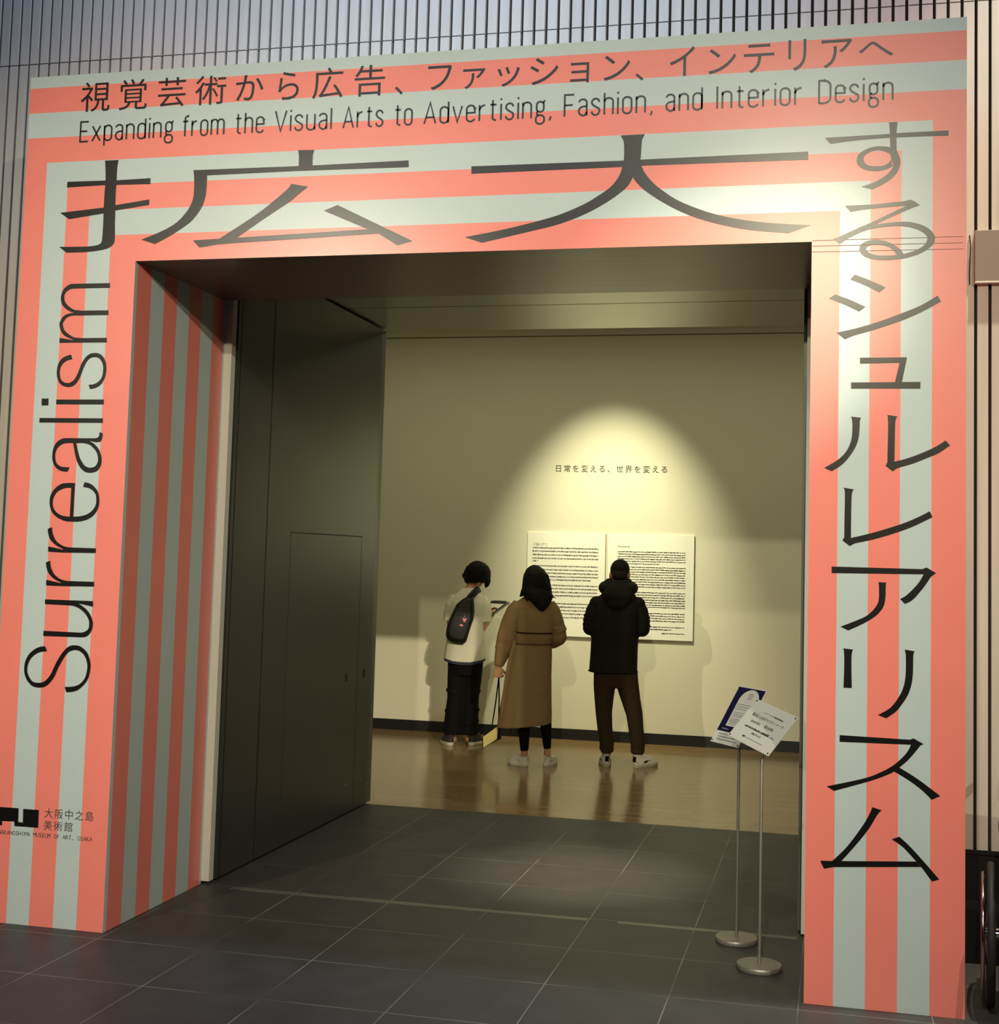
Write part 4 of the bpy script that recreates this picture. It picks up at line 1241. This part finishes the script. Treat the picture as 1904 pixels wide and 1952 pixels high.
b.tube([(-0.150, 0, 1.350), (-0.185, 0, 1.290), (-0.222, 0, 1.18), (-0.248, -0.01, 1.07), (-0.265, -0.005, 0.96), (-0.285, 0.005, 0.88), (-0.296, 0.012, 0.822)], [0.055, 0.072, 0.078, 0.078, 0.070, 0.054, 0.038], 20)
b.tube([(0.090, 0, 1.350), (0.125, 0, 1.295), (0.165, 0, 1.20), (0.196, 0.0, 1.085)], [0.055, 0.068, 0.066, 0.064], 20)
b.ball((0.196, 0.0, 1.075), 0.067, 16)
b.tube([(0.196, 0.0, 1.07), (0.150, 0.10, 1.03), (0.075, 0.19, 1.012)], [0.066, 0.060, 0.044], 18)
for q, (c0, r0) in enumerate((((0.176, 0.0, 1.165), 0.066), ((0.188, 0, 1.13), 0.065), ((0.192, 0.01, 1.045), 0.064), ((-0.250, -0.008, 1.03), 0.075), ((-0.262, -0.005, 0.97), 0.070))):
    b.tube([(c0[0] + r0 * math.cos(2 * PI * j / 12), c0[1] + r0 * math.sin(2 * PI * j / 12), c0[2] + 0.02 * math.sin(2 * PI * j / 12 + q)) for j in range(12)], 0.008, 8, closed=True)
coat = fg.out(b, 'coat', M['tan'], fuse=0.0075, it=3)
b = MB()
b.ring_skin([coat_ring(-0.014, 1.112, 0.158, 0.140, 0.0), coat_ring(-0.014, 1.116, 0.165, 0.147, 0.006), coat_ring(-0.016, 1.20, 0.170, 0.143, 0.002), coat_ring(-0.020, 1.28, 0.160, 0.127, 0.0), coat_ring(-0.024, 1.345, 0.130, 0.102, 0.0)])
fg.out(b, 'cape_flap', M['tan'], coat)
b = MB()
b.ring_skin([coat_ring(-0.014, 1.104, 0.157, 0.138, 0.0), coat_ring(-0.014, 1.112, 0.160, 0.142, 0.004)], cap=False)
b.ring_skin([coat_ring(-0.018, 1.012, 0.161, 0.136, 0.0), coat_ring(-0.018, 1.018, 0.160, 0.136, 0.0)], cap=False)
fg.out(b, 'coat_gap_shade', M['tan_dark'], coat)  # dark bands coloured in as shade below the cape flap and belt
b = MB()
b.ring_skin([coat_ring(-0.018, 1.018, 0.160, 0.137, 0.0), coat_ring(-0.017, 1.022, 0.163, 0.140, 0.0), coat_ring(-0.015, 1.095, 0.160, 0.137, 0.0), coat_ring(-0.015, 1.100, 0.156, 0.134, 0.0)], cap=False)
bt = fg.out(b, 'belt', M['tan'], coat)
b = MB()
b.obox((0.022, -0.139, 1.058), (0.016, 0, 0), (0, 0.004, 0), (0, 0, 0.020))
fg.out(b, 'belt_loop', M['tan'], bt, smooth=False)
b = MB()
b.tube([(-0.172, -0.055, 1.04), (-0.196, -0.075, 0.93), (-0.222, -0.095, 0.75), (-0.236, -0.100, 0.56), (-0.240, -0.098, 0.40)], [0.016, 0.017, 0.018, 0.019, 0.019], 10, flat=0.35)
fg.out(b, 'belt_tail', M['tan'], bt)
# leggings and shoes
b = MB()
b.tube([(-0.07, 0, 0.62), (-0.068, 0.0, 0.46), (-0.060, -0.008, 0.33), (-0.052, -0.006, 0.22), (-0.045, 0.0, 0.130)], [0.060, 0.054, 0.053, 0.042, 0.033], 18)
fg.out(b, 'legging', M['black_cloth'])
b = MB()
b.tube([(0.075, 0, 0.60), (0.108, 0.0, 0.46), (0.124, 0.008, 0.33), (0.136, 0.018, 0.23), (0.145, 0.028, 0.150)], [0.050, 0.048, 0.048, 0.040, 0.031], 18)
fg.out(b, 'legging', M['black_cloth'])
add_shoe(fg, (-0.012, -0.035), 136, 0.225, 0.080, 0.080, (M['white_shoe'], M['white_shoe']), heel_tab=M['tee'])
add_shoe(fg, (0.128, -0.010), 64, 0.225, 0.080, 0.080, (M['white_shoe'], M['white_shoe']), heel_tab=M['tee'])
WT = fg.T
# bag hanging from her hand
hand = WT @ Vector((-0.292, 0.045, 0.725))
bag = thing('tote_bag', 'small black bag with a pale yellow side hanging from the tan-coated person\'s hand', 'bag', (hand.x - 0.03, hand.y + 0.02, 0.10))
b = MB()
ur = Vector((math.cos(0.227), math.sin(0.227), 0))
fw = Vector((-ur.y, ur.x, 0))
bc = Vector((hand.x, hand.y, 0)) + fw * 0.03
LA = lambda x, y, z: bc + ur * x + fw * y + Vector((0, 0, z))
b.ring_skin([[LA(-0.120, -0.06, 0.130), LA(0.014, -0.075, 0.215), LA(0.034, 0.05, 0.200), LA(-0.10, 0.07, 0.140)], [LA(-0.125, -0.065, 0.215), LA(0.012, -0.070, 0.322), LA(0.020, 0.045, 0.322), LA(-0.11, 0.06, 0.230)]])
b.build('bag_body', M['black_cloth'], bag, bevel=0.006)
b = MB()
b.ring_skin([[LA(-0.112, -0.072, 0.140), LA(0.000, -0.083, 0.215), LA(0.004, -0.080, 0.318), LA(-0.116, -0.071, 0.226)], [LA(-0.112, -0.066, 0.140), LA(0.000, -0.077, 0.215), LA(0.004, -0.074, 0.318), LA(-0.116, -0.065, 0.226)]])
b.build('side_panel', M['bag_yellow'], bag)
for p1 in (LA(-0.052, -0.04, 0.268), LA(0.008, -0.045, 0.318)):
    b = MB()
    b.tube([tuple(hand), tuple(hand.lerp(p1, 0.5) + ur * 0.004), tuple(p1)], [0.006, 0.006, 0.005], 10)
    b.build('strap', M['black_cloth'], bag, True)

# ------------------------------------------------------------------ student in the white tee
fg = Fig((0.414, 6.150), 0.2778, 1.014, 0.030, 'person with bobbed black hair in a white tee shirt and black trousers, head bowed', 'visitors reading the foreword')
hr = Euler((-0.50, 0.10, -0.62), 'XYZ')
b = MB()
H = add_head(fg, b, (0.052, 0.055, 1.515), hr, 0.98)
b.tube([(-0.020, -0.01, 1.34), (-0.002, 0.0, 1.40), (0.028, 0.025, 1.465)], [0.064, 0.053, 0.052], 16)
b.loft([(-0.02, 0, 0.70, 0.13, 0.10), (-0.02, 0, 0.85, 0.145, 0.105), (-0.02, 0, 1.03, 0.115, 0.085), (-0.02, 0, 1.19, 0.130, 0.095), (-0.02, 0, 1.30, 0.130, 0.075), (-0.02, 0, 1.36, 0.07, 0.055)])
b.tube([(-0.135, 0.0, 1.305), (-0.175, 0.02, 1.20), (-0.170, 0.05, 1.06)], [0.044, 0.039, 0.032], 14)
b.tube([(-0.170, 0.05, 1.06), (-0.085, 0.17, 1.08), (0.010, 0.27, 1.13)], [0.032, 0.029, 0.021], 14)
add_hand(b, (0.010, 0.27, 1.13), (0.75, 0.5, 0.28), (0.1, 0.3, 1), (-0.5, 0.8, 0.2), 0.7, 0.95)
b.tube([(0.100, 0.0, 1.305), (0.130, -0.01, 1.17), (0.112, -0.015, 1.035)], [0.044, 0.040, 0.034], 14)
b.tube([(0.112, -0.015, 1.035), (0.150, 0.10, 1.085), (0.187, 0.200, 1.130)], [0.034, 0.031, 0.021], 14)
add_hand(b, (0.187, 0.200, 1.130), (0.25, 0.45, 0.85), (0.5, 0.75, -0.3), (-0.9, 0.3, 0.2), 0.55, 0.95)
for hip, kn, an in (((-0.085, 0, 0.80), (-0.085, 0.0, 0.44), (-0.085, 0.0, 0.09)), ((0.055, 0, 0.80), (0.055, 0.0, 0.44), (0.055, 0.03, 0.09))):
    b.tube([hip, ((hip[0] + kn[0]) / 2, 0, 0.62), kn, (kn[0], -0.01, 0.28), an], [0.080, 0.066, 0.050, 0.046, 0.034], 14)
    b.ball((an[0], an[1] + 0.05, 0.045), (0.036, 0.09, 0.033), 12)
body = fg.out(b, 'body', M['skin'], fuse=0.005, it=2)
add_face(fg, body, H, hr, 0.98)
b = MB()
b.loft([(0.030, 0.000, 1.452, 0.088, 0.070), (0.036, 0.010, 1.475, 0.108, 0.092), (0.042, 0.020, 1.510, 0.119, 0.112), (0.046, 0.026, 1.550, 0.116, 0.114), (0.048, 0.030, 1.590, 0.100, 0.100), (0.044, 0.032, 1.622, 0.074, 0.076), (0.040, 0.032, 1.640, 0.040, 0.044), (0.038, 0.032, 1.647, 0.012, 0.014)], 28)
b.tube([(0.128, 0.045, 1.52), (0.140, 0.070, 1.46), (0.136, 0.085, 1.425), (0.124, 0.09, 1.402)], [0.036, 0.032, 0.022, 0.005], 12)
b.tube([(-0.045, -0.02, 1.49), (-0.052, -0.025, 1.462), (-0.044, -0.03, 1.440)], [0.030, 0.020, 0.006], 10)
b.tube([(-0.062, 0.02, 1.52), (-0.076, 0.02, 1.50), (-0.074, 0.02, 1.485)], [0.03, 0.02, 0.008], 10)
hair = fg.out(b, 'hair', M['hair'], fuse=0.006, it=2)
b = MB()
for j in range(70):
    a = 2 * PI * j / 70
    c, s = math.cos(a), math.sin(a)
    pts = [(0.044 + rx * c, 0.026 + (ry * s), z) for z, rx, ry in ((1.60, 0.094, 0.094), (1.55, 0.117, 0.114), (1.51, 0.120, 0.112), (1.475, 0.110, 0.096))]
    e = rs.uniform(-0.012, 0.006)
    pts.append((0.036 + 0.092 * c, 0.010 + 0.076 * s, 1.452 + e))
    b.tube(pts, [0.003, 0.0045, 0.0045, 0.004, 0.001], 5)
fg.out(b, 'strands', M['hair'], hair)
# trousers
b = MB()
b.loft([(-0.015, 0, 0.62, 0.12, 0.11), (-0.015, 0, 0.70, 0.158, 0.125), (-0.014, 0, 0.82, 0.160, 0.125), (-0.014, 0, 0.90, 0.145, 0.115)])
b.tube([(-0.085, 0, 0.76), (-0.083, 0, 0.58), (-0.080, 0, 0.42), (-0.088, -0.004, 0.26), (-0.096, -0.002, 0.10)], [0.088, 0.085, 0.080, 0.083, 0.086], 22)
b.tube([(0.058, 0, 0.76), (0.055, 0, 0.58), (0.045, 0.005, 0.42), (0.050, 0.012, 0.26), (0.054, 0.02, 0.10)], [0.088, 0.084, 0.080, 0.080, 0.084], 22)
for cx, cy, zs in ((-0.09, 0, (0.14, 0.21, 0.30, 0.47)), (0.052, 0.015, (0.13, 0.2, 0.32, 0.50))):
    for q, z in enumerate(zs):
        b.tube([(cx + 0.080 * math.cos(2 * PI * j / 12), cy + 0.080 * math.sin(2 * PI * j / 12), z + 0.02 * math.sin(2 * PI * j / 12 + q * 1.7)) for j in range(12)], 0.010, 8, closed=True)
fg.out(b, 'trousers', M['black_cloth'], fuse=0.008, it=3)
# tee shirt
b = MB()


def tee_ring(cx, z, rx, ry, fold, tilt=0.0, n=48, arc=0.0):
    ring = []
    for j in range(n):
        a = 2 * PI * j / n
        c, s = math.cos(a), math.sin(a)
        k = 1 + fold * (math.sin(5 * a + 0.4) * 0.6 + math.sin(9 * a + 1.0) * 0.4)
        x = rx * k * math.copysign(abs(c) ** 0.9, c)
        ring.append((cx + x, ry * k * math.copysign(abs(s) ** 0.9, s), z + tilt * x - arc * max(0, 1 - (x / rx) ** 2)))
    return ring


b.ring_skin([tee_ring(-0.026, 0.772, 0.188, 0.160, 0.030, arc=0.030), tee_ring(-0.026, 0.83, 0.182, 0.156, 0.026, arc=0.02), tee_ring(-0.026, 0.95, 0.168, 0.145, 0.018), tee_ring(-0.026, 1.07, 0.160, 0.138, 0.010), tee_ring(-0.024, 1.18, 0.160, 0.132, 0.004), tee_ring(-0.022, 1.27, 0.160, 0.115, 0.0), tee_ring(-0.020, 1.33, 0.135, 0.095, 0.0), tee_ring(-0.018, 1.37, 0.095, 0.080, 0.0), tee_ring(-0.012, 1.40, 0.070, 0.068, 0.0)])
b.tube([(-0.125, 0.0, 1.315), (-0.165, 0.010, 1.245), (-0.180, 0.025, 1.16), (-0.178, 0.035, 1.11)], [0.055, 0.062, 0.060, 0.060], 18)
b.tube([(0.085, 0.0, 1.320), (0.120, -0.005, 1.25), (0.135, -0.008, 1.16), (0.132, -0.012, 1.095)], [0.055, 0.064, 0.064, 0.066], 18)
tee = fg.out(b, 'tee_shirt', M['tee'], fuse=0.0075, it=3)
b = MB()
b.ring_skin([tee_ring(-0.026, 0.752, 0.184, 0.156, 0.030, arc=0.030), tee_ring(-0.026, 0.770, 0.185, 0.157, 0.030, arc=0.030), tee_ring(-0.026, 0.778, 0.180, 0.152, 0.030, arc=0.030)])
fg.out(b, 'shirt_hem', M['navy_cloth'], tee)
b = MB()
b.tube([(-0.010 + 0.066 * math.cos(a), -0.004 + 0.062 * math.sin(a), 1.394 + 0.012 * math.sin(a)) for a in [2 * PI * j / 24 for j in range(24)]], 0.008, 10, closed=True)
fg.out(b, 'collar', M['tee'], tee)
for heel, ang in (((-0.100, -0.075), 104), ((0.070, -0.035), 66)):
    add_shoe(fg, heel, ang, 0.275, 0.112, 0.115, (M['dark_shoe'], M['sole']))
ST = fg.T
# sling bag on the back
sb = thing('sling_bag', 'black sling bag worn across the back of the white tee shirt', 'bag', tuple(ST @ Vector((-0.09, -0.17, 0.93))))
outl = [(0.020, 1.335), (0.030, 1.274), (0.037, 1.200), (0.034, 1.130), (0.016, 1.070), (-0.002, 1.000), (-0.018, 0.930), (-0.050, 0.902), (-0.100, 0.906), (-0.150, 0.920), (-0.188, 0.945), (-0.206, 0.985), (-0.200, 1.050), (-0.184, 1.110), (-0.158, 1.180), (-0.124, 1.260), (-0.080, 1.300), (-0.032, 1.330)]
cxy = (-0.085, 1.10)
b = MB()
rings = []
for dy, sc in ((-0.215, 0.70), (-0.210, 0.84), (-0.190, 0.96), (-0.160, 1.0), (-0.125, 0.97), (-0.110, 0.88)):
    rings.append([(cxy[0] + (x - cxy[0]) * sc, dy + 0.10 * max(0, z - 1.15), cxy[1] + (z - cxy[1]) * sc) for x, z in outl])
b.ring_skin(rings)
b.xform(ST)
bb_ = b.build('bag_body', M['nylon'], sb, True)
b = MB()
b.tube([(-0.15, -0.205, 1.13), (-0.09, -0.212, 1.17), (-0.02, -0.200, 1.15)], 0.0035, 8)
b.tube([(-0.17, -0.205, 1.03), (-0.10, -0.216, 1.04), (-0.03, -0.208, 1.02)], 0.0035, 8)
b.xform(ST)
b.build('zip', M['black'], bb_, True)
b = MB()
b.tube([(-0.015, -0.125, 1.31), (0.025, -0.105, 1.36), (0.060, -0.050, 1.392), (0.072, 0.010, 1.392), (0.060, 0.08, 1.34), (0.020, 0.145, 1.23), (-0.06, 0.160, 1.08), (-0.14, 0.12, 0.99), (-0.188, 0.02, 0.955), (-0.185, -0.10, 0.955)], [0.034, 0.032, 0.030, 0.028, 0.022, 0.018, 0.016, 0.016, 0.016, 0.018], 10, flat=0.28)
b.xform(ST)
b.build('strap', M['nylon'], sb, True)
b = MB()
b.obox((-0.01, -0.168, 1.295), (0.026, 0, -0.008), (0, 0.003, 0), (0.002, 0, 0.008))
b.xform(ST)
b.build('label_patch', M['pink'], bb_)
b = MB()
b.tube([(-0.050, -0.222, 1.165), (-0.048, -0.226, 1.14)], 0.002, 6)
b.ball((-0.047, -0.228, 1.118), (0.016, 0.010, 0.018), 12)
b.ball((-0.060, -0.228, 1.132), 0.008, 10)
b.ball((-0.034, -0.228, 1.132), 0.008, 10)
b.ball((-0.072, -0.224, 1.075), (0.018, 0.008, 0.011), 12)
b.xform(ST)
b.build('charm', M['pink'], sb, True)
# open folio case in the right hand
fc = thing('folio_case', 'black folding folio case held open in front of the person in white', 'case', tuple(ST @ Vector((0.27, 0.30, 1.16))))
b = MB()
A0, A1, B1 = Vector((0.180, 0.28, 1.268)), Vector((0.345, 0.30, 1.263)), Vector((0.215, 0.22, 1.165))
for P, Q in ((A0, A1), (A1, B1)):
    u = (Q - P)
    c = (P + Q) / 2
    up = Vector((-u.z, 0, u.x)).normalized()
    b.obox(c, u / 2, (0.02, 0.10, 0), up * 0.0065)
b.xform(ST)
b.build('cover', M['black'], fc, bevel=0.002)
b = MB()
u = (A1 - A0)
b.obox((A0 + A1) / 2 + Vector((0.0, 0, 0.010)), u * 0.36, (0.015, 0.075, 0), Vector((0, 0, 0.006)))
b.xform(ST)
b.build('tablet', M['nylon'], fc, bevel=0.002)
b = MB()
u = (A1 - B1)
b.obox((A1 + B1) / 2 + Vector((0.0, -0.099, 0.0)), u * 0.46, (0, 0.004, 0), Vector((-u.z, 0, u.x)).normalized() * 0.0018)
b.xform(ST)
b.build('metal_edge', M['steel'], fc)

# ================================================================== wheelchair at the right edge
wc = thing('wheelchair', 'folding wheelchair parked against the black skirting right of the portal', 'wheelchair', (4.55, 0.16, 0))
YW = -0.10
WX = Matrix.Translation((4.301, 0.22, 0)) @ Matrix.Rotation(YW, 4, 'Z')
Rw = 0.272


def circ(x, cy, cz, r, n=40):
    return [(x, cy + r * math.cos(2 * PI * j / n), cz + r * math.sin(2 * PI * j / n)) for j in range(n)]


for x, sx in ((0.0, -1), (0.56, 1)):
    b = MB()
    b.tube(circ(x, 0, Rw, Rw - 0.022), 0.010, 10, closed=True)
    b.tube([(x - 0.03, 0, Rw), (x + 0.03, 0, Rw)], 0.022, 16)
    for j in range(18):
        a = 2 * PI * j / 18
        b.tube([(x + (0.02 if j % 2 else -0.02), 0.02 * math.cos(a), Rw + 0.02 * math.sin(a)), (x, (Rw - 0.024) * math.cos(a), Rw + (Rw - 0.024) * math.sin(a))], 0.0016, 6)
    b.xform(WX)
    w = b.build('wheel', M['chrome'], wc, True)
    b = MB()
    b.tube(circ(x, 0, Rw, Rw - 0.013), 0.0155, 12, closed=True)
    b.xform(WX)
    b.build('tyre', M['rubber'], w, True)
    b = MB()
    b.tube(circ(x + sx * 0.030, 0, Rw, Rw - 0.045), 0.008, 10, closed=True)
    b.xform(WX)
    b.build('push_rim', M['chrome'], w, True)
for x in (0.15, 0.41):
    b = MB()
    b.tube([(x, -0.40, 0.22), (x, -0.37, 0.12), (x, -0.36, 0.075)], 0.011, 12)
    b.xform(WX)
    cs = b.build('caster', M['chrome'], wc, True)
    b = MB()
    b.tube(circ(x, -0.34, 0.075, 0.056, 28), 0.019, 12, closed=True)
    b.tube([(x - 0.02, -0.34, 0.075), (x + 0.02, -0.34, 0.075)], 0.04, 18)
    b.xform(WX)
    b.build('caster_wheel', M['rubber'], cs, True)
b = MB()
for x in (0.055, 0.505):
    b.tube([(x, 0.14, 0.90), (x, 0.13, 0.70), (x, 0.10, 0.46), (x, 0.08, 0.24)], 0.0115, 12)
    b.tube([(x, 0.08, 0.24), (x, -0.2, 0.23), (x, -0.42, 0.24), (x, -0.44, 0.40), (x, -0.44, 0.46)], 0.0115, 12)
    b.tube([(x, 0.11, 0.46), (x, -0.2, 0.465), (x, -0.46, 0.46), (x, -0.53, 0.40), (x, -0.58, 0.16)], 0.0115, 12)
    b.tube([(x, 0.12, 0.66), (x, -0.16, 0.665), (x, -0.24, 0.63), (x, -0.26, 0.46)], 0.0105, 12)
b.tube([(0.055, -0.10, 0.44), (0.505, -0.10, 0.24)], 0.010, 10)
b.tube([(0.055, -0.10, 0.24), (0.505, -0.10, 0.44)], 0.010, 10)
b.xform(WX)
b.build('frame', M['chrome'], wc, True)
b = MB()
b.box(0.066, 0.494, -0.42, 0.10, 0.462, 0.492)
b.xform(WX)
b.build('seat', M['vinyl_seat'], wc, bevel=0.008)
b = MB()
b.box(0.066, 0.494, 0.10, 0.135, 0.52, 0.86)
b.xform(WX)
b.build('backrest', M['vinyl_seat'], wc, bevel=0.008)
for x in (0.055, 0.505):
    b = MB()
    b.box(x - 0.026, x + 0.026, -0.20, 0.09, 0.672, 0.700)
    b.xform(WX)
    b.build('armrest', M['black'], wc, bevel=0.006)
    b = MB()
    b.tube([(x, 0.135, 0.895), (x, 0.18, 0.905), (x, 0.26, 0.90)], 0.017, 12)
    b.xform(WX)
    b.build('push_handle', M['grip'], wc, True)
    b = MB()
    b.box(min(x, x + (0.15 if x < 0.2 else -0.15)), max(x, x + (0.15 if x < 0.2 else -0.15)), -0.66, -0.54, 0.125, 0.140)
    b.xform(WX)
    b.build('footrest', M['black'], wc, bevel=0.003)
    b = MB()
    b.box(x - 0.003, x + 0.003, -0.22, 0.08, 0.49, 0.65)
    b.xform(WX)
    b.build('side_guard', M['vinyl_seat'], wc)

for o in SC.objects:
    if o.type == 'MESH' and o.parent is None and 'label' not in o and 'kind' not in o:
        o['kind'] = 'structure'
